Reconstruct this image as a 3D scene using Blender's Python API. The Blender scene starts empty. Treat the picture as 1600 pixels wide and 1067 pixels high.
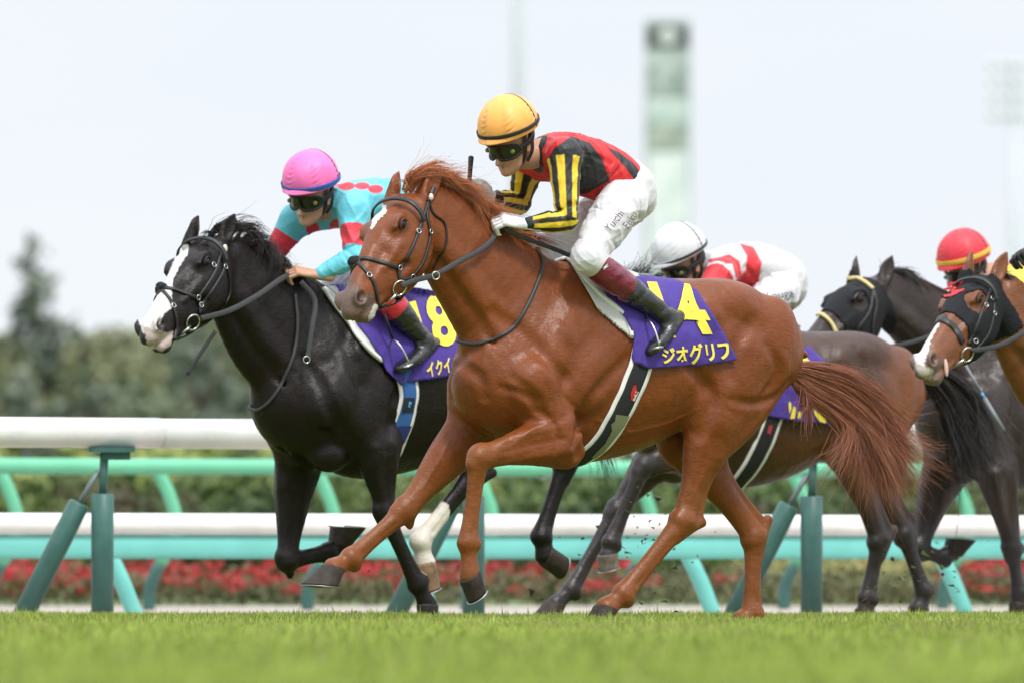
import bpy, bmesh, math, random
import numpy as np
from mathutils import Vector, Matrix, noise as mnoise
random.seed(7); RNG = np.random.default_rng(7)
sc = bpy.context.scene
# ------------------------------------------------------------------ camera
F = 17778.0; HC = 0.243; HORY = 890.0          # focal in px of the 1600 px photo, camera height, horizon row
cam_d = bpy.data.cameras.new("camera"); cam = bpy.data.objects.new("camera", cam_d)
sc.collection.objects.link(cam); sc.camera = cam
cam.location = (0, 0, HC); cam.rotation_euler = (math.radians(90), 0, 0)
cam_d.sensor_width = 36.0; cam_d.lens = F * 36.0 / 1600.0
cam_d.shift_y = (HORY - 533.5) / 1600.0
cam_d.clip_start = 0.5; cam_d.clip_end = 3000
cam_d.dof.use_dof = True; cam_d.dof.focus_distance = 49.75
cam_d.dof.aperture_fstop = (cam_d.lens / 1000.0) / 0.092
# ------------------------------------------------------------------ world, sun, exposure
SUN_EL, SUN_AZ = math.radians(58), math.radians(150)   # azimuth measured clockwise from +Y (behind-right of the camera)
world = bpy.data.worlds.new("World"); sc.world = world; world.use_nodes = True
nt = world.node_tree; nt.nodes.clear()
wo = nt.nodes.new("ShaderNodeOutputWorld"); bg = nt.nodes.new("ShaderNodeBackground")
sky = nt.nodes.new("ShaderNodeTexSky"); sky.sky_type = 'NISHITA'; sky.sun_disc = False
sky.sun_elevation = SUN_EL; sky.sun_rotation = SUN_AZ; sky.dust_density = 3.0
mx = nt.nodes.new("ShaderNodeMix"); mx.data_type = 'RGBA'
tc = nt.nodes.new("ShaderNodeTexCoord"); mp = nt.nodes.new("ShaderNodeMapping"); mp.inputs['Scale'].default_value = (1.6, 1.6, 5.0)
nz = nt.nodes.new("ShaderNodeTexNoise"); nz.inputs['Scale'].default_value = 3.2; nz.inputs['Detail'].default_value = 4
cr = nt.nodes.new("ShaderNodeValToRGB")
cr.color_ramp.elements[0].position = 0.35; cr.color_ramp.elements[0].color = (8.0, 8.6, 9.45, 1)
cr.color_ramp.elements[1].position = 0.65; cr.color_ramp.elements[1].color = (8.95, 9.35, 9.85, 1)
nt.links.new(tc.outputs['Generated'], mp.inputs['Vector']); nt.links.new(mp.outputs['Vector'], nz.inputs['Vector'])
nt.links.new(nz.outputs['Fac'], cr.inputs['Fac'])
mx.inputs[0].default_value = 0.93
nt.links.new(sky.outputs['Color'], mx.inputs[6]); nt.links.new(cr.outputs['Color'], mx.inputs[7])
sx = nt.nodes.new("ShaderNodeSeparateXYZ"); nt.links.new(tc.outputs['Generated'], sx.inputs[0])   # overcast sky: brighter towards the zenith
gr_ = nt.nodes.new("ShaderNodeMapRange"); gr_.interpolation_type = 'SMOOTHSTEP'; gr_.inputs['From Min'].default_value = .05; gr_.inputs['From Max'].default_value = .95; gr_.inputs['To Min'].default_value = 1.0; gr_.inputs['To Max'].default_value = 2.1
nt.links.new(sx.outputs['Z'], gr_.inputs['Value']); vs_ = nt.nodes.new("ShaderNodeVectorMath"); vs_.operation = 'SCALE'; nt.links.new(mx.outputs[2], vs_.inputs[0]); nt.links.new(gr_.outputs['Result'], vs_.inputs['Scale'])
nt.links.new(vs_.outputs[0], bg.inputs['Color']); bg.inputs['Strength'].default_value = 0.1
nt.links.new(bg.outputs['Background'], wo.inputs['Surface'])
sun_d = bpy.data.lights.new("sun", 'SUN'); sun = bpy.data.objects.new("sun", sun_d); sc.collection.objects.link(sun)
sun_d.energy = 2.2; sun_d.angle = math.radians(9); sun_d.color = (1.0, 0.96, 0.9)
sdir = Vector((math.sin(SUN_AZ) * math.cos(SUN_EL), math.cos(SUN_AZ) * math.cos(SUN_EL), math.sin(SUN_EL)))
sun.rotation_euler = sdir.to_track_quat('Z', 'Y').to_euler(); sun.location = (0, 0, 30)
sc.view_settings.view_transform = 'Standard'; sc.view_settings.look = 'None'
sc.view_settings.gamma = 1; sc.view_settings.exposure = 0.10
sc.cycles.max_bounces = 6; sc.cycles.volume_bounces = 2; sc.cycles.use_adaptive_sampling = True; sc.cycles.adaptive_threshold = 0.02

# ------------------------------------------------------------------ mesh helpers
def mesh_obj(name, V, Fc, mat=None, parent=None, smooth=True, col=None, org=None, fmat=None):
    V = np.asarray(V, dtype=np.float32)
    if org is not None: V = V - np.asarray(org, dtype=np.float32)
    me = bpy.data.meshes.new(name)
    if isinstance(Fc, np.ndarray):
        n, k = Fc.shape
        me.vertices.add(len(V)); me.vertices.foreach_set("co", V.ravel())
        me.loops.add(n * k); me.loops.foreach_set("vertex_index", Fc.astype(np.int32).ravel())
        me.polygons.add(n); me.polygons.foreach_set("loop_start", np.arange(0, n * k, k, dtype=np.int32))
        me.polygons.foreach_set("loop_total", np.full(n, k, dtype=np.int32))
        me.update(calc_edges=True)
    else:
        me.from_pydata(V.tolist(), [], Fc)
    me.polygons.foreach_set("use_smooth", np.full(len(me.polygons), smooth))
    if col is not None:
        c = np.ones((len(V), 4), dtype=np.float32); c[:, :3] = col
        at = me.color_attributes.new("Col", 'FLOAT_COLOR', 'POINT'); at.data.foreach_set("color", c.ravel())
    o = bpy.data.objects.new(name, me); sc.collection.objects.link(o)
    if mat is not None:
        for m in (mat if isinstance(mat, (list, tuple)) else [mat]): me.materials.append(m)
    if fmat is not None: me.polygons.foreach_set("material_index", np.asarray(fmat, dtype=np.int32))
    if parent is not None: o.parent = parent
    return o

def tag(o, label=None, cat=None, group=None, kind=None):
    if label: o["label"] = label
    if cat: o["category"] = cat
    if group: o["group"] = group
    if kind: o["kind"] = kind
    return o

def empty(name, loc, rz=0.0, **k):
    o = bpy.data.objects.new(name, None); sc.collection.objects.link(o)
    o.location = loc; o.rotation_euler = (0, 0, rz); o.empty_display_size = 0.2
    return tag(o, **k)

def box_vf(c, s):
    c = np.array(c); s = np.array(s) / 2.0
    V = np.array([[x, y, z] for x in (-1, 1) for y in (-1, 1) for z in (-1, 1)]) * s + c
    return V, [(0, 1, 3, 2), (4, 6, 7, 5), (0, 4, 5, 1), (2, 3, 7, 6), (0, 2, 6, 4), (1, 5, 7, 3)]

def merge(parts):
    V = []; Fq = []; off = 0
    for v, f in parts:
        v = np.asarray(v); V.append(v); Fq += [tuple(int(i) + off for i in q) for q in f]; off += len(v)
    return np.concatenate(V), Fq

def frame(T, ref):
    T = T / np.linalg.norm(T); R = np.array(ref, float)
    U = R - T * R.dot(T)
    if np.linalg.norm(U) < 1e-4: R = np.array([0.3, 0.5, 0.8]); U = R - T * R.dot(T)
    U /= np.linalg.norm(U); return T, U, np.cross(T, U)

def tube_vf(pts, radii, n=12, ref=(0, 1, 0), cap=True, flat=1.0):
    """swept tube; radii may be scalars or (ru, rv) pairs"""
    pts = [np.array(p, float) for p in pts]; V = []; Fq = []
    if not hasattr(radii, '__len__'): radii = [radii] * len(pts)
    for i, p in enumerate(pts):
        T = pts[min(i + 1, len(pts) - 1)] - pts[max(i - 1, 0)]
        T, U, W = frame(T, ref); r = radii[i]; ru, rv = r if hasattr(r, '__len__') else (r, r * flat)
        for k in range(n):
            a = 2 * math.pi * k / n; V.append(p + U * math.cos(a) * ru + W * math.sin(a) * rv)
    for i in range(len(pts) - 1):
        for k in range(n):
            Fq.append((i * n + k, i * n + (k + 1) % n, (i + 1) * n + (k + 1) % n, (i + 1) * n + k))
    if cap:
        Fq.append(tuple(range(n - 1, -1, -1))); Fq.append(tuple((len(pts) - 1) * n + k for k in range(n)))
    return np.array(V), Fq

def ribbon_vf(pts, nrm, w, th):
    """flat strap with rounded-edge cross-section following pts, nrm = outward normals"""
    pts = [np.array(p, float) for p in pts]; V = []; Fq = []
    prof = [(-.5, 0), (-.5, .6), (-.38, 1), (.38, 1), (.5, .6), (.5, 0)]
    n = len(prof)
    for i, p in enumerate(pts):
        T = pts[min(i + 1, len(pts) - 1)] - pts[max(i - 1, 0)]; T /= (np.linalg.norm(T) + 1e-9)
        N = np.array(nrm[i], float); N = N - T * N.dot(T); N /= (np.linalg.norm(N) + 1e-9); B = np.cross(T, N)
        wi = w[i] if hasattr(w, '__len__') else w
        for a, b in prof: V.append(p + B * a * wi + N * (b - 0.3) * th)
    for i in range(len(pts) - 1):
        for k in range(n):
            Fq.append((i * n + k, i * n + (k + 1) % n, (i + 1) * n + (k + 1) % n, (i + 1) * n + k))
    Fq.append(tuple(range(n - 1, -1, -1))); Fq.append(tuple((len(pts) - 1) * n + k for k in range(n)))
    return np.array(V), Fq

def cat(P, n=8, closed=False):
    """Catmull-Rom resample of rows of P"""
    P = np.asarray(P, float)
    if len(P) < 3: 
        t = np.linspace(0, 1, n + 1)[:, None]; return P[0] * (1 - t) + P[-1] * t
    Q = np.vstack([P[-1], P, P[0], P[1]]) if closed else np.vstack([2 * P[0] - P[1], P, 2 * P[-1] - P[-2]])
    out = []; m = len(P) if closed else len(P) - 1
    for i in range(m):
        p0, p1, p2, p3 = Q[i:i + 4]
        for t in np.linspace(0, 1, n, endpoint=False):
            out.append(.5 * ((2 * p1) + (-p0 + p2) * t + (2 * p0 - 5 * p1 + 4 * p2 - p3) * t * t + (-p0 + 3 * p1 - 3 * p2 + p3) * t ** 3))
    if not closed: out.append(P[-1])
    return np.array(out)

def in_poly(x, y, poly):
    inside = np.zeros(x.shape, bool); n = len(poly)
    for i in range(n):
        x1, y1 = poly[i]; x2, y2 = poly[(i + 1) % n]
        if y1 == y2: continue
        c = ((y1 > y) != (y2 > y)) & (x < (x2 - x1) * (y - y1) / (y2 - y1) + x1)
        inside ^= c
    return inside

# ------------------------------------------------------------------ materials
MATS = {}
def pmat(name, color=(.5, .5, .5), rough=.6, metal=0.0, spec=.5, bump=0, bscale=60, vcol=False, var=0.0, vscale=8, sheen=0, coat=0,
         bstretch=None, emit=None, bdetail=4, trans=0.0, ridge=None, fine=None, rvar=0.0):
    if name in MATS: return MATS[name]
    m = bpy.data.materials.new(name); m.use_nodes = True; t = m.node_tree; b = t.nodes["Principled BSDF"]
    b.inputs['Base Color'].default_value = (*color, 1); b.inputs['Roughness'].default_value = rough
    b.inputs['Metallic'].default_value = metal; b.inputs['Specular IOR Level'].default_value = spec
    if sheen: b.inputs['Sheen Weight'].default_value = sheen; b.inputs['Sheen Roughness'].default_value = .4
    if coat: b.inputs['Coat Weight'].default_value = coat; b.inputs['Coat Roughness'].default_value = .25
    if trans: b.inputs['Transmission Weight'].default_value = trans
    src = None
    if vcol:
        a = t.nodes.new("ShaderNodeVertexColor"); a.layer_name = "Col"; src = a.outputs['Color']
        t.links.new(src, b.inputs['Base Color'])
    tcn = t.nodes.new("ShaderNodeTexCoord")
    if var:
        n = t.nodes.new("ShaderNodeTexNoise"); n.inputs['Scale'].default_value = vscale; n.inputs['Detail'].default_value = 6
        t.links.new(tcn.outputs['Object'], n.inputs['Vector'])
        mr = t.nodes.new("ShaderNodeMapRange"); mr.inputs['From Min'].default_value = .25; mr.inputs['From Max'].default_value = .75
        mr.inputs['To Min'].default_value = 1 - var; mr.inputs['To Max'].default_value = 1 + var
        t.links.new(n.outputs['Fac'], mr.inputs['Value'])
        mu = t.nodes.new("ShaderNodeVectorMath"); mu.operation = 'SCALE'
        if src is not None: t.links.new(src, mu.inputs[0])
        else: mu.inputs[0].default_value = color
        t.links.new(mr.outputs['Result'], mu.inputs['Scale']); t.links.new(mu.outputs[0], b.inputs['Base Color'])
    if bump:
        n2 = t.nodes.new("ShaderNodeTexNoise"); n2.inputs['Scale'].default_value = bscale; n2.inputs['Detail'].default_value = bdetail
        if bstretch:
            mpn = t.nodes.new("ShaderNodeMapping"); mpn.inputs['Scale'].default_value = bstretch[:3]
            if len(bstretch) > 3: mpn.inputs['Rotation'].default_value = bstretch[3:6]
            t.links.new(tcn.outputs['Object'], mpn.inputs['Vector']); t.links.new(mpn.outputs['Vector'], n2.inputs['Vector'])
        else: t.links.new(tcn.outputs['Object'], n2.inputs['Vector'])
        bn = t.nodes.new("ShaderNodeBump"); bn.inputs['Strength'].default_value = 1.0; bn.inputs['Distance'].default_value = bump
        t.links.new(n2.outputs['Fac'], bn.inputs['Height']); t.links.new(bn.outputs['Normal'], b.inputs['Normal'])
        last = bn
        for lay, kind in ((ridge, 'RIDGED_MULTIFRACTAL'), (fine, 'FBM')):
            if not lay: continue
            dist, scl, strv = lay[0], lay[1], lay[2] if len(lay) > 2 else (1, 1, 1)
            n3 = t.nodes.new("ShaderNodeTexNoise"); n3.noise_type = kind; n3.inputs['Scale'].default_value = scl; n3.inputs['Detail'].default_value = 2; n3.inputs['Distortion'].default_value = .7 if kind != 'FBM' else 0
            m3 = t.nodes.new("ShaderNodeMapping"); m3.inputs['Scale'].default_value = strv[:3]
            if len(strv) > 3: m3.inputs['Rotation'].default_value = strv[3:6]
            t.links.new(tcn.outputs['Object'], m3.inputs['Vector']); t.links.new(m3.outputs['Vector'], n3.inputs['Vector'])
            b3 = t.nodes.new("ShaderNodeBump"); b3.inputs['Distance'].default_value = dist; t.links.new(n3.outputs['Fac'], b3.inputs['Height']); t.links.new(last.outputs['Normal'], b3.inputs['Normal'])
            t.links.new(b3.outputs['Normal'], b.inputs['Normal']); last = b3
        if rvar:
            r4 = t.nodes.new("ShaderNodeTexNoise"); r4.inputs['Scale'].default_value = 5; r4.inputs['Detail'].default_value = 5; t.links.new(tcn.outputs['Object'], r4.inputs['Vector'])
            q4 = t.nodes.new("ShaderNodeMapRange"); q4.inputs['From Min'].default_value = .3; q4.inputs['From Max'].default_value = .7; q4.inputs['To Min'].default_value = rough - rvar; q4.inputs['To Max'].default_value = rough + rvar
            t.links.new(r4.outputs['Fac'], q4.inputs['Value']); t.links.new(q4.outputs['Result'], b.inputs['Roughness'])
    if emit: b.inputs['Emission Color'].default_value = (*emit, 1); b.inputs['Emission Strength'].default_value = 1
    MATS[name] = m; return m

# ------------------------------------------------------------------ implicit-surface sculpting
class Field:
    def __init__(s, lo, hi, h):
        s.lo = np.array(lo, float); s.h = h
        s.n = np.ceil((np.array(hi) - s.lo) / h).astype(int) + 1
        s.f = np.full(s.n, 0.25, dtype=np.float32)
    def win(s, lo, hi):
        i0 = np.clip(np.floor((np.array(lo) - s.lo) / s.h).astype(int), 0, s.n - 1)
        i1 = np.clip(np.ceil((np.array(hi) - s.lo) / s.h).astype(int) + 1, 1, s.n)
        sl = tuple(slice(a, b) for a, b in zip(i0, i1))
        ax = [(s.lo[k] + s.h * np.arange(i0[k], i1[k])).astype(np.float32) for k in range(3)]
        return sl, ax[0][:, None, None], ax[1][None, :, None], ax[2][None, None, :]
    def blend(s, sl, d, k, sub=False):
        f = s.f[sl]
        if sub: # smooth subtraction
            h = np.clip(.5 - .5 * (f + d) / k, 0, 1); s.f[sl] = f * (1 - h) + (-d) * h + k * h * (1 - h)
        else:
            h = np.clip(.5 + .5 * (d - f) / k, 0, 1); s.f[sl] = d * (1 - h) + f * h - k * h * (1 - h)
    def tube(s, st, k=.02, ref=(0, 1, 0), n=4, sub=False, curve=True):
        """st rows: x,y,z, r_along_ref, r_perp"""
        st = np.asarray([list(q) + ([q[3]] if len(q) == 4 else []) for q in st], float)
        if len(st) > 2:
            C = cat(st, n)
            if not curve:
                L = []
                for i in range(len(st) - 1):
                    for t in np.linspace(0, 1, n, endpoint=False): L.append(st[i, :3] * (1 - t) + st[i + 1, :3] * t)
                L.append(st[-1, :3]); C[:, :3] = np.array(L)
            C[:, 3:] = np.maximum(C[:, 3:], .002)
        else:
            t = np.linspace(0, 1, 3)[:, None]; C = st[0] * (1 - t) + st[1] * t
        rm = C[:, 3:].max() + k + .03
        sl, X, Y, Z = s.win(C[:, :3].min(0) - rm, C[:, :3].max(0) + rm)
        D = np.full(s.f[sl].shape, .3, dtype=np.float32); off = [q.start for q in sl]
        for a, b in zip(C[:-1], C[1:]):
            ab = b[:3] - a[:3]; L2 = ab.dot(ab)
            if L2 < 1e-10: continue
            T, U, W = frame(ab, ref); r1 = max(a[3:].max(), b[3:].max()) + k + .03
            s2, x, y, z = s.win(np.minimum(a[:3], b[:3]) - r1, np.maximum(a[:3], b[:3]) + r1)
            qs = tuple(slice(q.start - o, q.stop - o) for q, o in zip(s2, off))
            x = x - a[0]; y = y - a[1]; z = z - a[2]
            t = np.clip((x * ab[0] + y * ab[1] + z * ab[2]) / L2, 0, 1).astype(np.float32)
            x = x - t * ab[0]; y = y - t * ab[1]; z = z - t * ab[2]
            ru = a[3] + (b[3] - a[3]) * t; rv = a[4] + (b[4] - a[4]) * t; rt = np.minimum(ru, rv)
            u = x * U[0] + y * U[1] + z * U[2]; v = x * W[0] + y * W[1] + z * W[2]; w = x * T[0] + y * T[1] + z * T[2]
            u1 = u / ru; v1 = v / rv; w1 = w / rt
            k0 = np.sqrt(u1 * u1 + v1 * v1 + w1 * w1)
            k1 = np.sqrt((u1 / ru) ** 2 + (v1 / rv) ** 2 + (w1 / rt) ** 2) + 1e-6
            np.minimum(D[qs], k0 * (k0 - 1) / k1, out=D[qs])
        s.blend(sl, D, k, sub)
    def ell(s, c, r, k=.02, R=None, sub=False):
        """R: 3 rows = ellipsoid axes"""
        c = np.array(c, float); r = np.array(r, float); m = r.max() + k + .03
        sl, X, Y, Z = s.win(c - m, c + m); X = X - c[0]; Y = Y - c[1]; Z = Z - c[2]
        if R is None: R = np.eye(3)
        q = [(X * R[i][0] + Y * R[i][1] + Z * R[i][2]) / r[i] for i in range(3)]
        k0 = np.sqrt(q[0] ** 2 + q[1] ** 2 + q[2] ** 2)
        k1 = np.sqrt((q[0] / r[0]) ** 2 + (q[1] / r[1]) ** 2 + (q[2] / r[2]) ** 2) + 1e-6
        s.blend(sl, (k0 * (k0 - 1) / k1).astype(np.float32), k, sub)
    def sample(s, P):
        g = (P - s.lo) / s.h; g = np.clip(g, 0, np.array(s.n) - 1.001); i = g.astype(int); t = g - i; r = 0
        for a in (0, 1):
            for b in (0, 1):
                for c in (0, 1):
                    w = (t[..., 0] if a else 1 - t[..., 0]) * (t[..., 1] if b else 1 - t[..., 1]) * (t[..., 2] if c else 1 - t[..., 2])
                    r = r + w * s.f[i[..., 0] + a, i[..., 1] + b, i[..., 2] + c]
        return r
    def grad(s, P, e=None):
        e = e or s.h * 1.5; G = np.stack([s.sample(P + np.eye(3)[k] * e) - s.sample(P - np.eye(3)[k] * e) for k in range(3)], -1)
        return G / (np.linalg.norm(G, axis=-1, keepdims=True) + 1e-9)
    def march(s, O, Dv, tmax, t0=0.0):
        """first surface along rays; falls back to closest approach"""
        t = np.full(len(O), t0); best = np.full(len(O), 9.); tb = t.copy(); done = np.zeros(len(O), bool)
        for _ in range(260):
            d = s.sample(O + Dv * t[:, None]); up = (d < best) & ~done
            best[up] = d[up]; tb[up] = t[up]; done |= d < .0006
            t = np.where(done, t, t + np.clip(d * .6, .0015, .05))
            if done.all() or (t[~done] > tmax).all(): break
        P = O + Dv * tb[:, None]; return P, s.grad(P), done
    def mesh(s, smooth=2, lam=.5):
        f = s.f; ins = f < 0; nx, ny, nzz = s.n
        c = np.zeros((nx - 1, ny - 1, nzz - 1), dtype=np.uint8)
        for a in (0, 1):
            for b in (0, 1):
                for d in (0, 1): c += ins[a:nx - 1 + a, b:ny - 1 + b, d:nzz - 1 + d]
        I = np.argwhere((c > 0) & (c < 8)); idx = np.full(c.shape, -1, dtype=np.int32); idx[tuple(I.T)] = np.arange(len(I))
        acc = np.zeros((len(I), 3)); cnt = np.zeros(len(I))
        for ax in range(3):
            o = [k for k in range(3) if k != ax]
            for a in (0, 1):
                for b in (0, 1):
                    p = I.copy(); p[:, o[0]] += a; p[:, o[1]] += b; q = p.copy(); q[:, ax] += 1
                    fa = f[tuple(p.T)]; fb = f[tuple(q.T)]; m = (fa < 0) != (fb < 0)
                    t = np.where(m, fa / np.where(m, fa - fb, 1), 0); pt = p.astype(float); pt[:, ax] += t
                    acc[m] += pt[m]; cnt[m] += 1
        V = s.lo + s.h * acc / cnt[:, None]; FQ = []
        for ax in range(3):
            o = [k for k in range(3) if k != ax]; sl0 = [slice(None)] * 3; sl1 = [slice(None)] * 3
            sl0[ax] = slice(0, -1); sl1[ax] = slice(1, None)
            for k in o: sl0[k] = slice(1, -1); sl1[k] = slice(1, -1)
            A = ins[tuple(sl0)]; B = ins[tuple(sl1)]; E = np.argwhere(A != B)
            if not len(E): continue
            sg = A[tuple(E.T)]; base = E.copy()
            for k in o: base[:, k] += 1
            def cell(da, db):
                q = base.copy(); q[:, o[0]] -= da; q[:, o[1]] -= db; return idx[tuple(q.T)]
            Q = np.stack([cell(1, 1), cell(0, 1), cell(0, 0), cell(1, 0)], 1)
            flip = sg if ax != 1 else ~sg
            Q[~flip] = Q[~flip][:, ::-1]; FQ.append(Q)
        Fq = np.concatenate(FQ)
        e = np.concatenate([Fq[:, [0, 1]], Fq[:, [1, 2]], Fq[:, [2, 3]], Fq[:, [3, 0]]])
        deg = np.bincount(e.ravel(), minlength=len(V))[:, None].astype(float)
        for _ in range(smooth):
            S = np.stack([np.bincount(e[:, 0], V[e[:, 1], k], len(V)) + np.bincount(e[:, 1], V[e[:, 0], k], len(V)) for k in range(3)], 1)
            V = V + lam * (S / deg - V)
        return V, Fq

# ------------------------------------------------------------------ local frame of a horse (x forward, y its left, z up)
class Fr:
    def __init__(s, cpx, D, th):
        s.th = math.radians(th); s.C = np.array([(cpx - 800) * D / F, D, 0.0])
        s.h = np.array([-math.cos(s.th), -math.sin(s.th), 0]); s.n = np.array([math.sin(s.th), -math.cos(s.th), 0])
        s.rz = math.pi + s.th
    def P(s, px, py, l=0.0):
        k = (px - 800) / F; c = math.cos(s.th); q = math.sin(s.th)
        a = (s.C[0] + l * q - k * s.C[1] + k * l * c) / (c - k * q)
        Y = s.C[1] - a * q - l * c
        return np.array([a, l, HC + (HORY - py) * Y / F])
    def PL(s, L): return [np.concatenate([s.P(q[0], q[1], q[2]), q[3:]]) for q in L]
    def w2l(s, W):
        d = np.asarray(W) - s.C; return np.stack([d @ s.h, d @ s.n, d[..., 2]], -1)
    def l2w(s, L):
        L = np.asarray(L); return s.C + L[..., 0:1] * s.h + L[..., 1:2] * s.n + L[..., 2:3] * np.array([0, 0, 1.])
    def proj(s, L):
        W = s.l2w(L); return 800 + F * W[..., 0] / W[..., 1], HORY - F * (W[..., 2] - HC) / W[..., 1]
    def rays(s, px, py):
        px = np.asarray(px, float); py = np.asarray(py, float); Yn = s.C[1] - 2.2
        d = np.stack([(px - 800) / F, np.ones_like(px), (HORY - py) / F], -1); W = np.array([0, 0, HC]) + d * Yn
        d /= np.linalg.norm(d, axis=-1, keepdims=True)
        return s.w2l(W), np.stack([d @ s.h, d @ s.n, d[..., 2]], -1)
    def hit(s, fld, px, py, t0=0.0):
        O, Dv = s.rays(px, py); return fld.march(O, Dv, 4.4, t0)
# ------------------------------------------------------------------ horse
def lerp(a, b, t): return np.asarray(a) * (1 - t) + np.asarray(b) * t
FORE_R = [(.0, .085, .122), (.22, .072, .108), (.5, .056, .082), (.80, .044, .056), (1, .050, .058)]
HIND_R = [(.0, .085, .125), (.3, .068, .098), (.62, .044, .062), (.86, .038, .056), (1, .046, .060)]
CAN_R = [(.0, .047, .056), (.14, .036, .046), (.35, .028, .039), (.65, .027, .038), (.86, .033, .043), (1, .042, .050)]
PAS_R = [(.0, .040, .048), (.4, .032, .038), (1, .043, .050)]

def leg_field(fd, fr, L, hind, g=1.0, k=.012):
    """L: joints (px,py,l): fore = shoulder, elbow, knee, fetlock, coronet ; hind = hip, stifle, hock, fetlock, coronet"""
    J = [fr.P(*q) for q in L]; J0, J1, J2, J3, J4 = J
    def seg(a, b, R, kk, rr=g):
        fd.tube([[*lerp(a, b, t), rl * rr, rf * rr] for t, rl, rf in R], k=kk, curve=False, n=3)
    def perp(a, b):
        T, U, W = frame(b - a, (0, 1, 0))
        return W if W[0] > 0 else -W           # forward side of the limb
    if not hind:
        fd.tube([[*J0, .085 * g, .11 * g], [*lerp(J0, J1, .5), .085 * g, .115 * g], [*J1, .07 * g, .095 * g]], k=.05)
        seg(J1, J2, FORE_R, .03)
        T, U, W = frame(J2 - J1, (0, 1, 0)); fw = perp(J1, J2)
        s = np.sign(L[1][2]) or 1
        fd.tube([[*(J1 - fw * .075 - T * .06), .04, .045], [*(J1 - fw * .10), .04, .045], [*(lerp(J1, J2, .3) - fw * .05), .036, .038]], k=.03)   # elbow and flexors
        fd.tube([[*(lerp(J1, J2, .0) + fw * .05 + U * s * .05), .035, .042], [*(lerp(J1, J2, .35) + fw * .052 + U * s * .034), .032, .034], [*(lerp(J1, J2, .85) + fw * .026 + U * s * .012), .018, .02]], k=.008)
        fd.tube([[*(lerp(J1, J2, .1) + U * s * .082), .006, .007], [*(lerp(J1, J2, .45) + fw * .004 + U * s * .064), .007, .007], [*(lerp(J1, J2, .8) + U * s * .05), .005, .005]], k=.016, sub=True)
        fd.tube([[*(lerp(J1, J2, .04) - fw * .045 + U * s * .05), .032, .038], [*(lerp(J1, J2, .4) - fw * .042 + U * s * .034), .027, .028], [*(lerp(J1, J2, .92) - fw * .042), .016, .014]], k=.008)
        # carpus: two rows of bones and the accessory bone behind
        f2 = perp(J2, J3); T2 = (J3 - J2) / np.linalg.norm(J3 - J2)
        fd.ell(J2 + fw * .016 - T * .018, (.05 * g, .044 * g, .046 * g), k=.01); fd.ell(J2 + f2 * .014 + T2 * .03, (.046 * g, .036 * g, .044 * g), k=.01)
        fd.ell(J2 - f2 * .058 + T2 * .008, (.022, .016, .03), k=.02)
    else:
        fd.tube([[*J0, .11 * g, .17 * g], [*lerp(J0, J1, .5), .10 * g, .15 * g], [*J1, .075 * g, .105 * g]], k=.06)
        seg(J1, J2, HIND_R, .04)
        T, U, W = frame(J2 - J1, (0, 1, 0)); fw = perp(J1, J2); s = np.sign(L[1][2]) or 1
        fd.ell(J1 + fw * .06 + T * .02, (.055, .06, .06), k=.03)
        fd.tube([[*(J1 - fw * .09 - T * .05), .06, .08], [*(lerp(J1, J2, .3) - fw * .06), .05, .058], [*(lerp(J1, J2, .62) - fw * .066), .018, .022], [*(J2 - fw * .075 - T * .03), .017, .019]], k=.02)  # gastrocnemius to the Achilles tendon
        fd.tube([[*(lerp(J1, J2, .05) + fw * .05 + U * s * .04), .045, .05], [*(lerp(J1, J2, .45) + fw * .03 + U * s * .022), .03, .033], [*(lerp(J1, J2, .9) + fw * .024), .018, .02]], k=.01)
        T2 = (J3 - J2) / np.linalg.norm(J3 - J2); f2 = perp(J2, J3); bk = -(fw + f2); bk /= np.linalg.norm(bk) + 1e-6
        fd.tube([[*(J2 + bk * .080 - T2 * .045), .021, .024], [*(J2 + bk * .056), .026, .026], [*(J2 + T2 * .09 - f2 * .036), .020, .018]], k=.016)
        fd.ell(J2 + f2 * .022 + T2 * .02, (.045, .045, .048), k=.012)
    g2 = g * (1.08 if hind else 1.0)
    seg(J2, J3, CAN_R, .012, g2)
    f2 = perp(J2, J3); T2, U2, _ = frame(J3 - J2, (0, 1, 0))
    for sg in (-1, 1):   # groove between cannon bone and tendons
        fd.tube([[*(lerp(J2, J3, .25) - f2 * .006 + U2 * sg * .036), .008, .006], [*(lerp(J2, J3, .85) - f2 * .006 + U2 * sg * .036), .008, .006]], k=.012, sub=True)
    fd.ell(J3 - f2 * .036, (.03, .03, .032), k=.02)          # sesamoids
    seg(J3, J4, PAS_R, .015, g2)
    return J

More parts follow.
